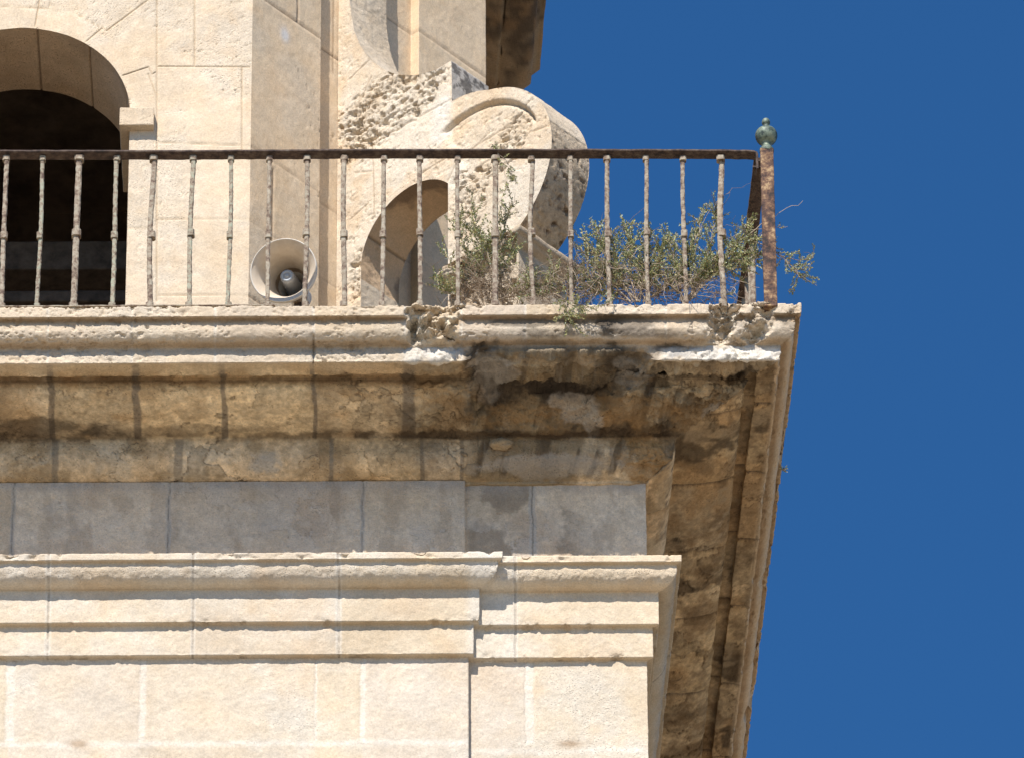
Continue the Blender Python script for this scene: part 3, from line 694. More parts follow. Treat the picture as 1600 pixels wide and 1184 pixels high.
def plate(pl, st, out_pts):
    us = np.arange(min(p[0] for p in pl)-st, max(p[0] for p in pl)+2*st, st); zs = np.arange(min(p[1] for p in pl)-st, max(p[1] for p in pl)+2*st, st)
    U, Zg = np.meshgrid(us, zs, indexing='ij'); fl = np.stack([U.ravel(), Zg.ravel()], 1)
    best = np.full(len(fl), 1e9); bi = np.zeros(len(fl), int)
    for c0 in range(0, len(fl), 4000):
        dd = ((fl[c0:c0+4000, None]-out_pts[None])**2).sum(-1); bi[c0:c0+4000] = dd.argmin(1); best[c0:c0+4000] = np.sqrt(dd.min(1))
    ce = inside((U[:-1, :-1]+st/2), (Zg[:-1, :-1]+st/2), pl)
    fc = gfaces(*U.shape)[ce.ravel()]
    # corners of kept cells that lie on the rim are pulled exactly on to the outline
    cnt = np.bincount(fc.ravel(), minlength=len(fl)); rim = (cnt > 0) & (cnt < 4)
    fl[rim] = out_pts[bi[rim]]
    used = np.unique(fc); mp = -np.ones(len(fl), int); mp[used] = np.arange(len(used))
    return fl[used], mp[fc], best[used], rim[used]
uvp, fcs, dist, rim = plate(prof, .0065, OUT)
P = bo[None]*v3(1, 1, 0)+dv[None]*uvp[:, :1]; P[:, 2] = uvp[:, 1]
xu = (uvp[:, 0]-UC)*S; zu = (uvp[:, 1]-ZC)*S     # chart: px about the scroll's centre
n_lo, n_md, n_hi, n_p, n_q = fbm(P, 3, 5, 121), fbm(P, 10, 5, 122), fbm(P, 46, 3, 123), fbm(P*v3(1, 1, 1.7), 27, 4, 124), fbm(P*v3(1, 1, 2.2), 11, 5, 125)
def zone(px, py, rx, ry):
    u, z = side_uv(px, py); return 1-ss(.7, 1.15, np.sqrt((((uvp[:, 0]-u)*S)/rx)**2+((uvp[:, 1]-z)*S/ry)**2)+(n_md-.5)*1.2)
er = np.clip(zone(600, 165, 110, 60)+zone(570, 205, 60, 60)+zone(660, 140, 60, 40)*.8+zone(800, 205, 40, 40)*.9+zone(770, 250, 70, 36)*.8+zone(735, 300, 40, 60)*.8+zone(560, 430, 26, 60)*.7, 0, 1)
rad = np.hypot(xu, zu)/S/RV
angp = np.arctan2(zu, xu)
gro = np.exp(-((rad-.855)/.018)**2)*ss(math.radians(18), math.radians(28), angp)*(1-ss(math.radians(108), math.radians(116), angp))
sunk = (rad < .855)*ss(math.radians(18), math.radians(28), angp)*(1-ss(math.radians(108), math.radians(116), angp))
disp = (n_md-.5)*.008+(n_hi-.5)*.006-er*(np.maximum(0, n_p-.53)*.16+np.maximum(0, n_q-.56)*.14+(n_md-.45)*.03+np.maximum(0, fbm(P, 55, 3, 128)-.54)*.09)-np.maximum(0, fbm(P, 60, 3, 129)-.58)*.05*ss(.44, .56, n_md)-gro*.028-sunk*.02
groove2 = 0
sl = [(*side_uv(a, b), *side_uv(c, d)) for a, b, c, d in ((560, 235, 705, 155), (580, 205, 660, 162), (545, 125, 575, 95), (545, 190, 580, 120), (582, 245, 584, 335), (545, 345, 575, 318), (555, 270, 580, 268),
      (800, 185, 830, 155), (760, 215, 800, 185), (690, 300, 715, 250), (715, 250, 760, 205), (700, 250, 790, 195), (820, 210, 858, 196), (740, 260, 830, 205), (660, 270, 700, 245))]
jm = segs_mask(uvp[:, 0], uvp[:, 1], sl, 1.3/S)
c = np.broadcast_to(v3(.66, .55, .41), P.shape); c = mix(c, v3(.70, .62, .50), ss(.44, .6, n_lo)*.7); c = mix(c, v3(.64, .48, .31), ss(.52, .66, fbm(P, 5, 4, 127))*.55)
c = mix(c, v3(.70, .66, .58), zone(690, 190, 26, 50)*.6)
c = mix(c, v3(.46, .33, .20), er*ss(.55, .7, n_p)*.6); c = mix(c, v3(.34, .24, .15), jm*.6)
disp = disp-jm*.006
disp = np.where(dist < .004, disp*.3, disp); disp = np.where(rim, np.minimum(disp, 0)*.2, disp)
P = P-cv[None]*disp[:, None]
butt = T(mesh_obj('scroll_buttress', P, fcs, STONE, None, np.concatenate([c, (.5+.5*er)[:, None]], -1)))
# its thickness: top curve, scroll, opening
TB = .305; tq = np.linspace(.0, TB, 40)
Oc = np.vstack([OUT, OUT[:1]])
P = np.zeros((len(Oc), len(tq), 3)); P[:] = (bo*v3(1, 1, 0))[None, None]+dv[None, None]*Oc[:, None, :1]+cv[None, None]*tq[None, :, None]; P[..., 2] = Oc[:, None, 1]
cen = np.array([UC, ZC]); ang = np.arctan2(Oc[:, 1]-ZC, Oc[:, 0]-UC); rd = np.hypot(Oc[:, 0]-UC, Oc[:, 1]-ZC)
n_lo, n_md, n_hi, n_p = fbm(P, 3, 5, 131), fbm(P, 10, 5, 132), fbm(P, 46, 3, 133), fbm(P, 26, 4, 134)
onscroll = (np.abs(rd-RV) < .012)
dark = onscroll*(ang < math.radians(13))
intr = (np.hypot(Oc[:, 0]-cu_, Oc[:, 1]-cz_) < rr+.01)
col = np.broadcast_to(v3(.64, .535, .40), P.shape); col = mix(col, v3(.50, .40, .28), ss(.44, .6, n_lo)*.6)
dk = np.broadcast_to(dark[:, None], P.shape[:2]).astype(float); it = np.broadcast_to(intr[:, None], P.shape[:2]).astype(float)
col = mix(col, v3(.47, .375, .265), dk*.9); col = mix(col, v3(.14, .10, .075), dk*ss(.56, .64, n_p)*.7); col = col*(1+dk*(fbm(P, 50, 3, 136)-.5)*.8)[..., None]  # scroll below its edge painted darker as self-shade, with dark pits
lipm = np.broadcast_to(((Oc[:, 1] > side_uv(706, 170)[1]) & (np.abs(Oc[:, 0]-side_uv(706, 125)[0]) < .012))[:, None], P.shape[:2]).astype(float)
col = mix(col, v3(.40, .38, .35), lipm*.8); col = mix(col, v3(.10, .09, .08), lipm*ss(.52, .6, n_p)*.8)
col = mix(col, v3(.60, .42, .255), it*.85); col = mix(col, v3(.17, .125, .09), it*ss(.46, .56, n_lo)*.75)
edgej = np.exp(-((np.broadcast_to(ang[:, None], P.shape[:2])-math.radians(13))/.010)**2)*np.broadcast_to(onscroll[:, None], P.shape[:2])
aj = np.arctan2(Oc[:, 1]-cz_, Oc[:, 0]-cu_); ij = it*np.exp(-((np.broadcast_to(aj[:, None], it.shape)-math.radians(150))/.02)**2)
col = mix(col, v3(.12, .09, .06), np.maximum(edgej, ij)*.75)
disp = (n_md-.5)*.008+(n_hi-.5)*.008-dk*(np.maximum(0, n_p-.62)*.14+np.maximum(0, fbm(P, 58, 3, 137)-.60)*.05)-np.maximum(edgej, ij)*.008
disp = disp*np.clip(tq/.02, 0, 1)[None]
ctr = (bo*v3(1, 1, 0))+dv*UC; 
Nn = gnorm(P, dv)
tang = np.gradient(Oc, axis=0); nrm2 = np.stack([tang[:, 1], -tang[:, 0]], 1); nrm2 /= np.linalg.norm(nrm2, axis=1, keepdims=True)+1e-9
# outward side of the outline
mid = Oc+nrm2*.004; 
if inside(mid[:, 0], mid[:, 1], prof).mean() > .5: nrm2 = -nrm2
P += disp[..., None]*(dv[None, None]*nrm2[:, None, :1]+v3(0, 0, 1)[None, None]*nrm2[:, None, 1:])
adopt(grid_obj('scroll_face', P, STONE, None, np.concatenate([col, (.4+.2*dk)[..., None]], -1)), tower)
uv2 = uvp.copy(); Pf = (bo*v3(1, 1, 0))[None]+dv[None]*uv2[:, :1]+cv[None]*TB; Pf[:, 2] = uv2[:, 1]
adopt(mesh_obj('far_face', Pf, fcs, STONE, None, np.tile([.55, .46, .34], (len(Pf), 1))), tower)

# pedestal under the scroll with its small moulded cap
OFF = .09; pu, pzt = side_uv(811, 352, OFF); po = bo-cv*OFF
TP = .49
cap = [(0, 0), (3, -2), (4, -7), (3, -12), (-3, -15), (-4, -19), (-11, -24), (-16, -27), (-16, -190)]
cap = np.array(cap)/S
segp = [(-.30, 0), (pu, 0), (pu, TP), (-.30, TP)]       # (u, t) corners: near side, end, far side
u_in = ju+.05
corn = [((u_in, 0), (0, -1)), ((pu, 0), (1, -1)), ((pu, TP), (1, 1)), ((u_in, TP), (0, 1))]
bb, vv = [], []
for k in range(3):
    n = 70 if k < 2 else 20
    for i in range(n): t = i/n; bb.append(np.array(corn[k][0])*(1-t)+np.array(corn[k+1][0])*t); vv.append(np.array(corn[k][1])*(1-t)+np.array(corn[k+1][1])*t)
bb.append(np.array(corn[-1][0], float)); vv.append(np.array(corn[-1][1], float)); bb, vv = np.array(bb), np.array(vv)
cd, cz = [], []
for k in range(len(cap)-1):
    n = max(1, int(np.linalg.norm(cap[k+1]-cap[k])/.008))
    for i in range(n): q = cap[k]+(cap[k+1]-cap[k])*i/n; cd.append(q[0]); cz.append(q[1])
cd.append(cap[-1][0]); cz.append(cap[-1][1]); cd, cz = np.array(cd), np.array(cz)
ut = bb[:, None, :]+vv[:, None, :]*cd[None, :, None]
P = (po*v3(1, 1, 0))[None, None]+dv[None, None]*ut[..., :1]+cv[None, None]*ut[..., 1:]; P[..., 2] = pzt+cz[None]
n_lo, n_md, n_q = fbm(P, 4, 5, 141), fbm(P, 12, 4, 142), fbm(P, 16, 4, 143)
col = np.broadcast_to(v3(.58, .48, .35), P.shape); col = mix(col, v3(.44, .33, .22), ss(.44, .6, n_lo)*.7)
nearm = np.broadcast_to((np.arange(len(bb)) < 68)[:, None], P.shape[:2])
ped = grid_obj('pedestal', P, STONE, None, np.concatenate([col, np.ones(col.shape[:2]+(1,))*.8], -1), (n_md-.5)*.012-nearm*np.maximum(0, n_q-.47)*.30, dv-cv)
T(ped)
cq = [po+dv*u+cv*t for u, t in ((u_in, 0), (pu, 0), (pu, TP), (u_in, TP))]
T(mesh_obj('pedestal_top', [(q[0], q[1], pzt) for q in cq], [(0, 1, 2, 3)], STONE, None, np.tile([.6, .5, .36], (4, 1)), False))
# broken stub at the foot of the opening
sp = onplane(706, 440, po+dv*0, cv)
import bmesh
def rock(name, c, sx, sy, sz, tint, seed, sub=4):
    bm = bmesh.new(); bmesh.ops.create_icosphere(bm, subdivisions=sub, radius=1.0)
    co = np.array([q.co[:] for q in bm.verts]); k = .72+.6*fbm(co, 1.3, 4, seed)
    co = co*k[:, None]*np.array([sx, sy, sz]); co += (np.stack([fbm(co, 30, 3, seed+q) for q in (1, 2, 3)], -1)-.5)*.02
    fs = np.array([[v.index for v in f.verts] for f in bm.faces]); bm.free()
    o = mesh_obj(name, co, fs, STONE, None, np.tile([*tint, 1], (len(co), 1))); o.location = c; return o
T(rock('broken_moulding', sp, .075, .09, .035, (.60, .50, .37), 5))
qn = at(783, 694, -.16); T(rock('loose_stone', qn, .062, .035, .036, (.40, .31, .20), 9))

# ------------------------------------------------------------------ timber inside the belfry
def beam(name, x0, x1, y0, y1, Y, dep, label):
    b = px_box(x0, x1, y0, y1, Y, dep); V_, F_ = boxes([b]); o = mesh_obj(name, np.array(V_)-np.array([(b[0]+b[1])/2, (b[2]+b[3])/2, b[4]]), F_, WOOD, smooth=False)
    o.location = ((b[0]+b[1])/2, (b[2]+b[3])/2, b[4])
    md = o.modifiers.new('bevel', 'BEVEL'); md.width = .01; md.segments = 2
    tag(o, label, 'beam'); return o
bm1 = beam('timber_beam', -170, 235, 378, 420, YB+1.3, .2, 'thick grey timber beam crossing the dark arched opening')
bm2 = beam('timber_beam', -170, 235, 455, 470, YB+1.25, .1, 'thin dark plank low in the arched opening below the thick beam')

# ------------------------------------------------------------------ iron railing
YR = -(lip-8)/S
rail = empty('iron_railing', (at(600, 475, YR)[0], YR, ztop)); tag(rail, 'rusted wrought iron railing with square balusters along the cornice edge', 'railing')
Rr = lambda o, p=None: adopt(o, rail)
def bar(name, a, b, sx, sy, mat, parent, seed, n=60, rough=.0016, bend=.004, sides=8, rot=0.0, ch=.6):
    """a hammered bar from a to b with a rounded rectangular section; a, b points, sx/sy half sizes"""
    a, b = np.array(a, float), np.array(b, float); ax = (b-a)/np.linalg.norm(b-a)
    ref = v3(0, 1, 0) if abs(ax[1]) < .8 else v3(1, 0, 0)
    s1 = np.cross(ax, ref); s1 /= np.linalg.norm(s1); s2 = np.cross(ax, s1)
    sq = [(1, ch), (ch, 1), (-ch, 1), (-1, ch), (-1, -ch), (-ch, -1), (ch, -1), (1, -ch)]
    t = np.linspace(0, 1, n); P = np.zeros((n, 9, 3)); rg = np.random.default_rng(seed)
    ph = rg.random(2)*6.28; am = rg.random(2)*bend
    for k in range(9):
        q = sq[k % 8]; c_, s_ = math.cos(rot), math.sin(rot); qx, qy = q[0]*c_-q[1]*s_, q[0]*s_+q[1]*c_
        P[:, k] = a+(b-a)*t[:, None]+s1*(qx*sx)+s2*(qy*sy)
    P += (s1*(am[0]*np.sin(t*3.1*1.5+ph[0]))[:, None]+s2*(am[1]*np.sin(t*4+ph[1]))[:, None])[:, None]
    if rough:
        c0 = P[:, :8].mean(1, keepdims=True); dr = P-c0; nn = fbm(P, 55, 3, seed)-.5; nn[:, 8] = nn[:, 0]
        P = c0+dr*(1+nn*rough/min(sx, sy)*2)[..., None]
    V_ = P[:, :8].reshape(-1, 3); fc = []
    for i in range(n-1):
        for k in range(8): fc.append((i*8+k, i*8+(k+1) % 8, (i+1)*8+(k+1) % 8, (i+1)*8+k))
    fc += [tuple(range(7, -1, -1)), tuple((n-1)*8+k for k in range(8))]
    o = mesh_obj(name, V_, fc, mat, None, None, True)
    md = o.modifiers.new('edge', 'EDGE_SPLIT'); md.split_angle = math.radians(40)
    return adopt(o, parent) if parent is not None else o
def collar(name, c, hx, hy, hz, mat, parent, seed):
    return bar(name, (c[0], c[1], c[2]-hz), (c[0], c[1], c[2]+hz), hx, hy, mat, parent, seed, n=6, rough=.002, bend=0)
tops = [(-50, -60), (10, 3), (67, 58), (124, 115), (183, 175), (240, 234), (302, 295), (361, 357), (421, 418), (480, 477), (538, 537), (600, 597), (656, 656), (715, 715), (774, 774), (830, 833), (891, 893), (948, 952), (1009, 1013), (1067, 1071), (1126, 1130)]
thick = {3: 1.35, 5: 1.3, 10: 1.25, 14: 1.2, 20: 1.2}; green = (0, 2, 4, 6, 7)
RTOP = []
for k, (xt, xb) in enumerate(tops):
    tp = at(xt, 246, YR); bt = at(xb, 476, YR); bt[2] = ztop-.01
    th_ = .0112*thick.get(k, 1.0)*(1+.08*math.sin(k*2.3)); mt_ = BALG if k in green else BALM
    bo_ = bar('baluster', bt, tp, th_, th_, mt_, rail, 200+k, n=90, rough=.0034, bend=.005+.006*((k*7) % 5 == 0))
    yc = 361+(2 if k % 3 else -1); f_ = (yc-246)/(474-246); cc = tp+(bt-tp)*f_
    for nm, q, hx, hz in (('collar', cc, th_*1.52, .020), ('cap', tp+v3(0, 0, -.014), th_*1.55, .014), ('foot', bt+v3(0, 0, .034), th_*1.5, .015)):
        cb = collar(nm, q, hx, hx, hz, mt_, None, 300+k*3); cb.parent = bo_; cb.matrix_parent_inverse = Matrix.Identity(4)
# top rail: flat bar bent down into the post
rl_a = at(-120, 238.5, YR); pr_c = at(1204, 470, YR-.0); pr_t = at(1198, 238, YR)
zr = [(at(x, y, YR-.028)[0], at(x, y, YR-.028)[2]) for x, y in ((-120, 236), (0, 235.6), (280, 236), (600, 234), (900, 234), (1100, 234.6), (1172, 235.5))]
def flat_bar(name, line, y0, y1, thk, mat, parent, seed):
    """line of (x, z) points; the bar runs from y0 to y1 in depth and hangs thk below the line"""
    pts_ = densify_open(line, .02); n = len(pts_); tg = np.gradient(pts_, axis=0); nr = np.stack([tg[:, 1], -tg[:, 0]], 1); nr /= np.linalg.norm(nr, axis=1, keepdims=True)
    P = np.zeros((n, 8, 3))
    for k, (yy, off) in enumerate(((y0, .002), (y0+.003, 0), (y1-.003, 0), (y1, .002), (y1, thk-.002), (y1-.003, thk), (y0+.003, thk), (y0, thk-.002))):
        P[:, k, 0] = pts_[:, 0]+nr[:, 0]*off; P[:, k, 2] = pts_[:, 1]+nr[:, 1]*off; P[:, k, 1] = yy
    P += (np.stack([fbm(P, 25, 3, seed+q) for q in (1, 2, 3)], -1)-.5)*.005
    fc = []
    for i in range(n-1):
        for k in range(8): fc.append((i*8+k, i*8+(k+1) % 8, (i+1)*8+(k+1) % 8, (i+1)*8+k))
    fc += [tuple(range(7, -1, -1)), tuple((n-1)*8+k for k in range(8))]
    o = mesh_obj(name, P.reshape(-1, 3), fc, mat); md = o.modifiers.new('edge', 'EDGE_SPLIT'); md.split_angle = math.radians(40)
    return adopt(o, parent)
def densify_open(pl, st):
    o = []
    for k in range(len(pl)-1):
        a, b = np.array(pl[k]), np.array(pl[k+1]); n = max(1, int(np.linalg.norm(b-a)/st))
        for i in range(n): o.append(a+(b-a)*i/n)
    o.append(np.array(pl[-1])); return np.array(o)
xe_, ze_ = zr[-1]
zr += [(xe_+.022, ze_-.003), (xe_+.036, ze_-.012), (xe_+.042, ze_-.028), (xe_+.043, ze_-.125)]
flat_bar('top_rail', zr, YR-.036, YR+.036, .013, RAILM, rail, 1)
zb_l = [(at(x, 478, YR)[0], ztop+.020) for x in (-120, 0, 200, 430)]
flat_bar('bottom_rail', zb_l, YR-.020, YR+.016, .010, BALM, rail, 4)
# corner post with bronze finial
post = bar('post', (pr_c[0], YR, ztop-.02), (pr_t[0], YR, pr_t[2]), .034, .034, POSTM, rail, 401, n=80, rough=.002, bend=.002, ch=.92)
def lathe(name, prof_, mat, n=28, origin=(0, 0, 0), axis=None):
    pr = np.array(prof_); mth_ = len(pr); P = np.zeros((n, mth_, 3)); a = np.linspace(0, 2*math.pi, n, endpoint=False)
    P[..., 0] = np.cos(a)[:, None]*pr[None, :, 0]; P[..., 1] = np.sin(a)[:, None]*pr[None, :, 0]; P[..., 2] = pr[None, :, 1]
    idx = np.arange(n*mth_).reshape(n, mth_); i2 = np.roll(idx, -1, 0)
    fc = np.stack([idx[:, :-1].ravel(), i2[:, :-1].ravel(), i2[:, 1:].ravel(), idx[:, 1:].ravel()], 1)
    V_ = P.reshape(-1, 3)
    if axis is not None:
        q = Vector((0, 0, 1)).rotation_difference(Vector(axis)).to_matrix(); V_ = V_ @ np.array(q).T
    return mesh_obj(name, V_+np.array(origin), fc, mat)
def spline(pts_, n=60):                          # smooth lathe outline
    p = np.array(pts_, float); t = np.concatenate([[0], np.cumsum(np.linalg.norm(np.diff(p, axis=0), axis=1))]); out = []
    tt_ = np.linspace(0, t[-1], n); m_ = np.gradient(p, t, axis=0)
    for q in tt_:
        k = min(len(t)-2, max(0, np.searchsorted(t, q)-1)); h = t[k+1]-t[k]; s = (q-t[k])/h
        out.append((2*s**3-3*s**2+1)*p[k]+(s**3-2*s**2+s)*h*m_[k]+(-2*s**3+3*s**2)*p[k+1]+(s**3-s**2)*h*m_[k+1])
    return out
u_ = 1/S
fp = spline([(11, 0), (11.5, 5), (9, 9), (7, 13), (8, 17), (14, 23), (17.3, 31), (17.3, 37), (14, 44), (7, 49), (4.5, 52), (4.5, 55), (6.3, 58), (6.5, 62), (4, 67), (.1, 68.5)], 90)
fin = lathe('finial', [(max(.0003, a*u_), b*u_) for a, b in fp], BRONZE, 30, (pr_t[0], YR, pr_t[2]-.004))
fin.parent = post
# return railing along the side of the tower
xr_ = pr_t[0]-.004
s_a = v3(xr_, YR+.04, pr_t[2]-.012)
def flat_run(name, a, b, hw, thk, mat, seed):
    return bar(name, a, b, hw, thk, mat, rail, seed, n=80, rough=.0015, bend=.002)
s_b = s_a+wv*3.2
o_ = flat_run('side_rail', s_a+v3(-.03, 0, -.004), s_b+v3(-.03, 0, -.004), .012, .034, RAILM, 411)
for k in range(13):
    q = s_a+wv*(.62+.19*k)+v3(-.025, 0, 0)
    bar('baluster', (q[0], q[1], ztop-.01), (q[0], q[1], q[2]-.006), .0145, .0145, BALM, rail, 420+k, n=40, rough=.003, bend=.006)
# wedge of stray scrap at the post foot
pin = bar('rail_pin', (at(1176, 262, YR)[0], YR, at(1176, 262, YR)[2]), (at(1190, 262, YR)[0], YR, at(1190, 262, YR)[2]), .008, .008, RAILM, rail, 470, n=8)

# ------------------------------------------------------------------ loudspeaker
YS = -.30
sc_ = at(443, 423, YS)
axis = Vector((-.19, -.93, -.28)).normalized()
loud = empty('loudspeaker', (sc_[0], YS+.25, ztop)); tag(loud, 'round cream horn loudspeaker standing behind the railing balusters', 'loudspeaker')
R_ = 53.5/S
horn = lathe('horn', [(R_*.30, -.33), (R_*.36, -.28), (R_*.52, -.18), (R_*.72, -.095), (R_*.93, -.03), (R_*1.0, -.02), (R_*1.01, 0), (R_*.985, .006), (R_*.965, 0)], HORNM, 72, sc_, axis)
adopt(horn, loud)
throat = lathe('inner_flare', [(R_*.48, -.19), (R_*.42, -.25), (R_*.34, -.33), (R_*.2, -.38), (.001, -.345)], HORNI, 72, sc_, axis); adopt(throat, loud)
flare = lathe('bell_mouth', [(R_*.968, .0), (R_*.90, -.008), (R_*.82, -.022), (R_*.74, -.045), (R_*.64, -.09), (R_*.55, -.14), (R_*.48, -.19)], HORNF, 72, sc_, axis); adopt(flare, loud)
rfx = lathe('reflex_horn', [(.0005, -.082), (.024, -.082), (.034, -.084), (.037, -.088), (.038, -.10), (.041, -.17), (.046, -.25), (.052, -.37)], DARKM, 40, sc_, axis); adopt(rfx, loud)
rcp = lathe('reflex_cap', [(.0005, -.0785), (.009, -.079), (.0095, -.0822), (.020, -.0822), (.0205, -.0795), (.030, -.0795), (.031, -.083)], CAPM, 30, sc_, axis); rcp.parent = rfx
drv = lathe('driver', [(.0005, -.44), (.05, -.44), (.058, -.43), (.058, -.33), (.05, -.31), (.055, -.28)], HORNM, 36, sc_, axis); adopt(drv, loud)
hb = np.array(sc_)+np.array(axis)*-.36
adopt(bar('bracket', (hb[0], hb[1], ztop-.02), (hb[0], hb[1], hb[2]), .02, .006, RAILM, None, 480, n=10), loud)

# ------------------------------------------------------------------ plants growing out of the cornice
class Plant:
    def __init__(s, seed): s.r = random.Random(seed); s.sv = []; s.sf = []; s.sc = []; s.lv = []; s.lf = []; s.lc = []
    def tube(s, pts_, r0_, r1_, dead=False):
        V_, F_ = s.sv, s.sf; n = len(pts_); b = len(V_); g_ = .6+.7*s.r.random(); s.sc += [tuple(x*g_ for x in ((.24, .17, .11) if dead else (.46, .37, .27)))]*(4*n)
        for i, p in enumerate(pts_):
            q = pts_[min(i+1, n-1)]-pts_[max(i-1, 0)]; q = q/(np.linalg.norm(q)+1e-9)
            a = np.cross(q, v3(.3, .9, .2)); a /= np.linalg.norm(a)+1e-9; c_ = np.cross(q, a); rr_ = r0_+(r1_-r0_)*i/(n-1)
            for k in range(4): an = k*math.pi/2; V_.append(p+(a*math.cos(an)+c_*math.sin(an))*rr_)
        for i in range(n-1):
            for k in range(4): F_.append((b+i*4+k, b+i*4+(k+1) % 4, b+(i+1)*4+(k+1) % 4, b+(i+1)*4+k))
    def leaf(s, p, d, L, wd, c_):
        d = d/(np.linalg.norm(d)+1e-9); up = v3(s.r.gauss(0, 1), s.r.gauss(0, 1), s.r.gauss(0, 1)); a = np.cross(d, up); a /= np.linalg.norm(a)+1e-9
        b = len(s.lv); nn = np.cross(a, d)*wd*.5
        s.lv += [p, p+d*L*.5+a*wd+nn, p+d*L, p+d*L*.5-a*wd+nn]; s.lf.append((b, b+1, b+2, b+3)); s.lc += [c_]*4
    def color(s):
        r = s.r; k = r.random()
        if k < .38: c_ = (.18, .22, .10)
        elif k < .72: c_ = (.31, .31, .12)
        elif k < .90: c_ = (.42, .37, .17)
        else: c_ = (.33, .38, .27)
        f = .9+.6*r.random(); return tuple(x*f for x in c_)
    def walk(s, p, d, L, n, jit, grav=0.0):
        pts_ = [p.copy()]; d = d/np.linalg.norm(d)
        for i in range(n):
            d = d+v3(s.r.gauss(0, jit), s.r.gauss(0, jit), s.r.gauss(0, jit)+grav); d /= np.linalg.norm(d); pts_.append(pts_[-1]+d*L/n)
        return pts_
    def sprig(s, p, d, L, leafy=True, dens=1.0):
        r = s.r; pts_ = s.walk(p, d, L, 7, .16, .03); s.tube(pts_, .0016, .0008)
        if not leafy: return
        nl = int(L/.0034*dens)
        for i in range(nl):
            t = .12+.88*(i+r.random()*.5)/nl; x = t*(len(pts_)-1); k = min(int(x), len(pts_)-2); q = pts_[k]+(pts_[k+1]-pts_[k])*(x-k); ax = pts_[k+1]-pts_[k]; ax = ax/np.linalg.norm(ax)
            side_ = v3(r.gauss(0, 1), r.gauss(0, 1), r.gauss(0, 1)); side_ -= ax*np.dot(side_, ax); side_ /= np.linalg.norm(side_)+1e-9
            s.leaf(q, ax*.7+side_, .008+.009*r.random(), .0026+.0016*r.random(), s.color())
    def branch(s, ctl, spread, nsp, dead_frac=.15, leafL=(.06, .15), r0_=.005, dens=1.0, up=.7, start=.25):
        """ctl: control points (world).  A woody branch with leafy sprigs along its outer part"""
        pts_ = np.array(spline([tuple(c) for c in ctl], 26)); pts_ += (np.stack([fbm(pts_, 20, 2, s.r.random()*9) for _ in range(3)], -1)-.5)*.05*spread*np.linspace(0, 1, len(pts_))[:, None]
        s.tube(list(pts_), r0_, .0012, s.r.random() < dead_frac)
        for _ in range(int(nsp*1.55)):
            t = start+(1-start)*s.r.random(); x = t*(len(pts_)-1); k = min(int(x), len(pts_)-2); q = pts_[k]+(pts_[k+1]-pts_[k])*(x-k); ax = pts_[k+1]-pts_[k]; ax = ax/np.linalg.norm(ax)
            d = ax*.7+v3(s.r.gauss(0, .55), s.r.gauss(0, .5), up+s.r.gauss(0, .5))
            if s.r.random() < dead_frac: s.tube(s.walk(q, d, leafL[1]*1.1, 6, .3), .0014, .0006, True)
            else: s.sprig(q, d, leafL[0]+(leafL[1]-leafL[0])*s.r.random(), True, dens)
    def tangle(s, c_, rad, n, L=.14):
        for _ in range(int(n*1.7)):
            p = np.array(c_)+np.array([s.r.gauss(0, 1)*rad[0], s.r.gauss(0, 1)*rad[1], abs(s.r.gauss(0, 1))*rad[2]])
            d = v3(s.r.gauss(0, 1), s.r.gauss(0, .6), s.r.gauss(0, .7)); s.tube(s.walk(p, d, L*(.5+s.r.random()), 6, .35), .0016, .0008, s.r.random() < .55)
    def build(s, loc, label):
        root = empty('cliff_shrub', loc); tag(root, label, 'shrub')
        for nm, V_, F_, mt_, tn in (('stems', s.sv, s.sf, STEM, s.sc), ('leaves', s.lv, s.lf, LEAF, s.lc)):
            if V_: adopt(mesh_obj(nm, np.array(V_), np.array(F_), mt_, None, None if tn is None else np.array(tn), nm != 'leaves'), root)
        return root
def W(x, y, d): return at(x, y, -d/S)            # photo column and row at a given projection from the frieze
def grow(seed, specs, tangles, loc, label, base_d):
    p = Plant(seed)
    for ctl, nsp, kw in specs:
        p.branch([W(x, y, base_d+(z[0] if z else 0)) for x, y, *z in ctl], **{'spread': 1.0, 'nsp': nsp, **kw})
    for (x, y, d), rad, n in tangles: p.tangle(W(x, y, d), rad, n)
    return p.build(loc, label)
r1 = W(760, 474, 175); r1[2] = ztop
grow(1, [([(760, 470), (740, 420), (722, 375), (716, 345)], 26, {}), ([(762, 470), (765, 410), (745, 360), (738, 330)], 26, {}), ([(765, 470), (775, 420), (785, 370), (795, 325)], 24, {}),
         ([(768, 470), (785, 430), (800, 400), (802, 375)], 18, {}), ([(755, 470), (730, 440), (705, 420), (696, 395)], 14, {}), ([(760, 468), (750, 430), (760, 390), (768, 365)], 22, {}),
         ([(748, 470), (720, 462), (695, 455), (684, 440)], 16, {}), ([(770, 470), (800, 458), (825, 446), (838, 430)], 14, {}), ([(772, 470), (810, 462), (840, 456), (862, 440)], 16, {})],
     [((752, 455, 175), (.07, .05, .09), 150), ((800, 466, 185), (.12, .05, .05), 90)], r1, 'shrub with a dry brown core growing beneath the scroll buttress', 175)
r2 = W(890, 474, 200); r2[2] = ztop
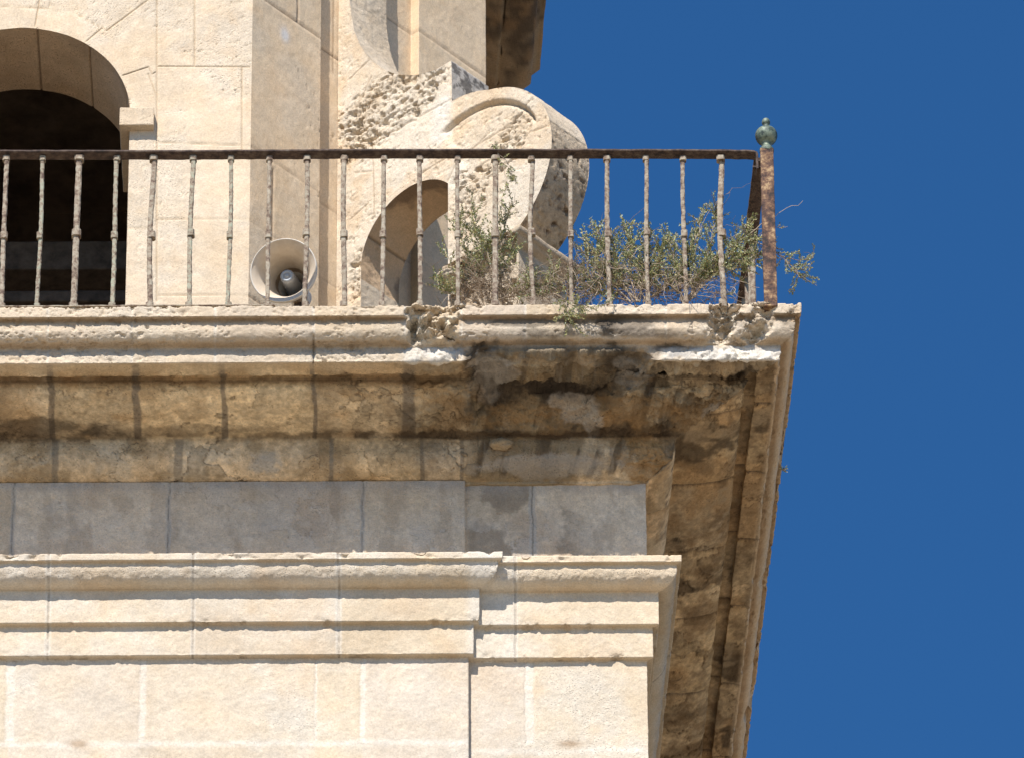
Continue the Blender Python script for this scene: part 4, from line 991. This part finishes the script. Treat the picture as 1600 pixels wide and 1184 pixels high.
grow(2, [([(892, 472), (882, 455), (872, 445), (866, 432)], 14, {}), ([(892, 472), (905, 445), (920, 420), (932, 398)], 20, {}), ([(890, 472), (870, 462), (850, 458), (832, 446)], 14, {}),
         ([(893, 472), (915, 462), (940, 452), (958, 436)], 16, {}), ([(890, 472), (888, 455), (893, 440), (896, 428)], 12, {}), ([(888, 472), (884, 478, 34), (886, 486, 36), (890, 497, 36)], 14, {'up': -.2}),
         ([(890, 472), (905, 478, 34), (925, 482, 36), (940, 482, 36)], 10, {'up': .1}), ([(880, 470), (905, 440), (935, 412), (955, 408)], 0, {'r0_': .003})],
     [((895, 462, 200), (.12, .05, .07), 130), ((930, 440, 205), (.10, .05, .07), 70)], r2, 'low tangled shrub of dry stems spilling over the cornice between the two taller shrubs', 200)
r3 = W(1010, 474, 205); r3[2] = ztop
grow(3, [([(985, 472), (955, 440), (925, 410), (908, 392)], 26, {}), ([(990, 472), (965, 430), (940, 385), (930, 358)], 30, {}), ([(995, 472), (985, 430), (985, 385), (978, 352)], 34, {}),
         ([(1000, 472), (1005, 430), (1010, 400), (1016, 352)], 30, {}), ([(1005, 472), (1020, 440), (1030, 410), (1035, 380)], 26, {}), ([(998, 472), (975, 450), (960, 420), (955, 375)], 26, {}),
         ([(960, 440), (935, 400), (915, 380), (908, 372)], 6, {'start': .6}), ([(1010, 472), (1000, 450), (1000, 430), (995, 410)], 20, {}),
         ([(980, 470), (955, 462), (940, 455), (925, 448)], 18, {}), ([(1000, 472), (985, 460), (960, 440), (930, 420)], 26, {}), ([(1005, 472), (1020, 462), (1045, 445), (1060, 420)], 26, {}), ([(995, 472), (1000, 458), (1010, 445), (1020, 425)], 22, {}), ([(930, 462), (960, 410), (985, 385), (1010, 368)], 4, {'r0_': .004})],
     [((1000, 462, 205), (.10, .05, .06), 110)], r3, 'dense green shrub of upright sprigs rising in the middle of the cornice', 205)
r4 = W(1075, 474, 208); r4[2] = ztop
grow(4, [([(1065, 472), (1060, 430), (1050, 395), (1045, 375)], 26, {}), ([(1070, 472), (1080, 430), (1085, 390), (1090, 345)], 32, {}), ([(1075, 472), (1095, 430), (1110, 385), (1118, 330)], 32, {}),
         ([(1078, 470), (1110, 430), (1140, 400), (1165, 355)], 34, {}), ([(1080, 468), (1120, 425), (1150, 405), (1180, 372)], 26, {}), ([(1078, 470), (1110, 425), (1150, 410), (1190, 405)], 34, {'up': .2}),
         ([(1075, 472), (1090, 440), (1125, 422), (1160, 420)], 24, {'up': .1}), ([(1072, 472), (1060, 455), (1040, 440), (1025, 420)], 22, {}),
         ([(1085, 465), (1130, 392), (1175, 378), (1215, 398), (1250, 428)], 30, {'start': .40, 'r0_': .0055, 'leafL': (.05, .12), 'up': .35}),
         ([(1215, 398), (1240, 405), (1262, 405), (1272, 392)], 9, {'start': .2, 'r0_': .002, 'leafL': (.03, .06), 'up': .5}),
         ([(1225, 405), (1245, 420), (1262, 424), (1272, 412)], 9, {'start': .2, 'r0_': .002, 'leafL': (.03, .06), 'up': .5}),
         ([(1235, 415), (1255, 432), (1270, 440), (1278, 447)], 2, {'start': .2, 'r0_': .0016, 'leafL': (.02, .04), 'up': .1}),
         ([(1095, 440), (1140, 392), (1200, 345), (1252, 314)], 0, {'r0_': .004}), ([(1085, 400), (1098, 350), (1120, 318), (1142, 299)], 1, {'r0_': .0028, 'start': .9}),
         ([(1140, 372), (1175, 360), (1205, 357), (1228, 356)], 3, {'r0_': .002, 'leafL': (.02, .04)}),
          ([(1070, 472), (1085, 450), (1100, 425), (1120, 405)], 30, {}), ([(1068, 472), (1062, 450), (1070, 420), (1075, 395)], 28, {}), ([(1080, 460), (1110, 430), (1140, 415), (1185, 402)], 26, {'up': .3}), ([(1090, 462), (1120, 464), (1140, 462), (1150, 456)], 2, {'r0_': .002})],
     [((1080, 462, 208), (.10, .05, .05), 90)], r4, 'broad shrub trailing past the corner post with one branch hanging in the sky', 208)
r5 = W(778, 238, 215)
grow(5, [([(778, 240), (786, 262), (792, 290), (780, 318)], 10, {'start': .1, 'r0_': .002, 'leafL': (.03, .06), 'up': -.2}), ([(778, 240), (790, 252), (798, 262), (797, 282)], 8, {'start': .1, 'r0_': .0018, 'leafL': (.03, .06), 'up': -.1}),
         ([(778, 240), (774, 230), (772, 225), (770, 222)], 5, {'start': .1, 'r0_': .0016, 'leafL': (.02, .03), 'up': .2})], [], r5, 'thin green sprig caught on the top rail above the scroll', 226)

p6 = Plant(6); q6 = v3(mxk*lip/S, -lip/S, 0)+wv*1.36; q6[2] = ztop-.06
for _ in range(9): p6.sprig(q6.copy(), v3(.7+random.gauss(0, .4), random.gauss(0, .5), random.gauss(-.1, .5)), .02+.03*random.random(), True, .35)
p6.build(q6, 'tiny dark tuft clinging to the shaded right edge of the cornice')
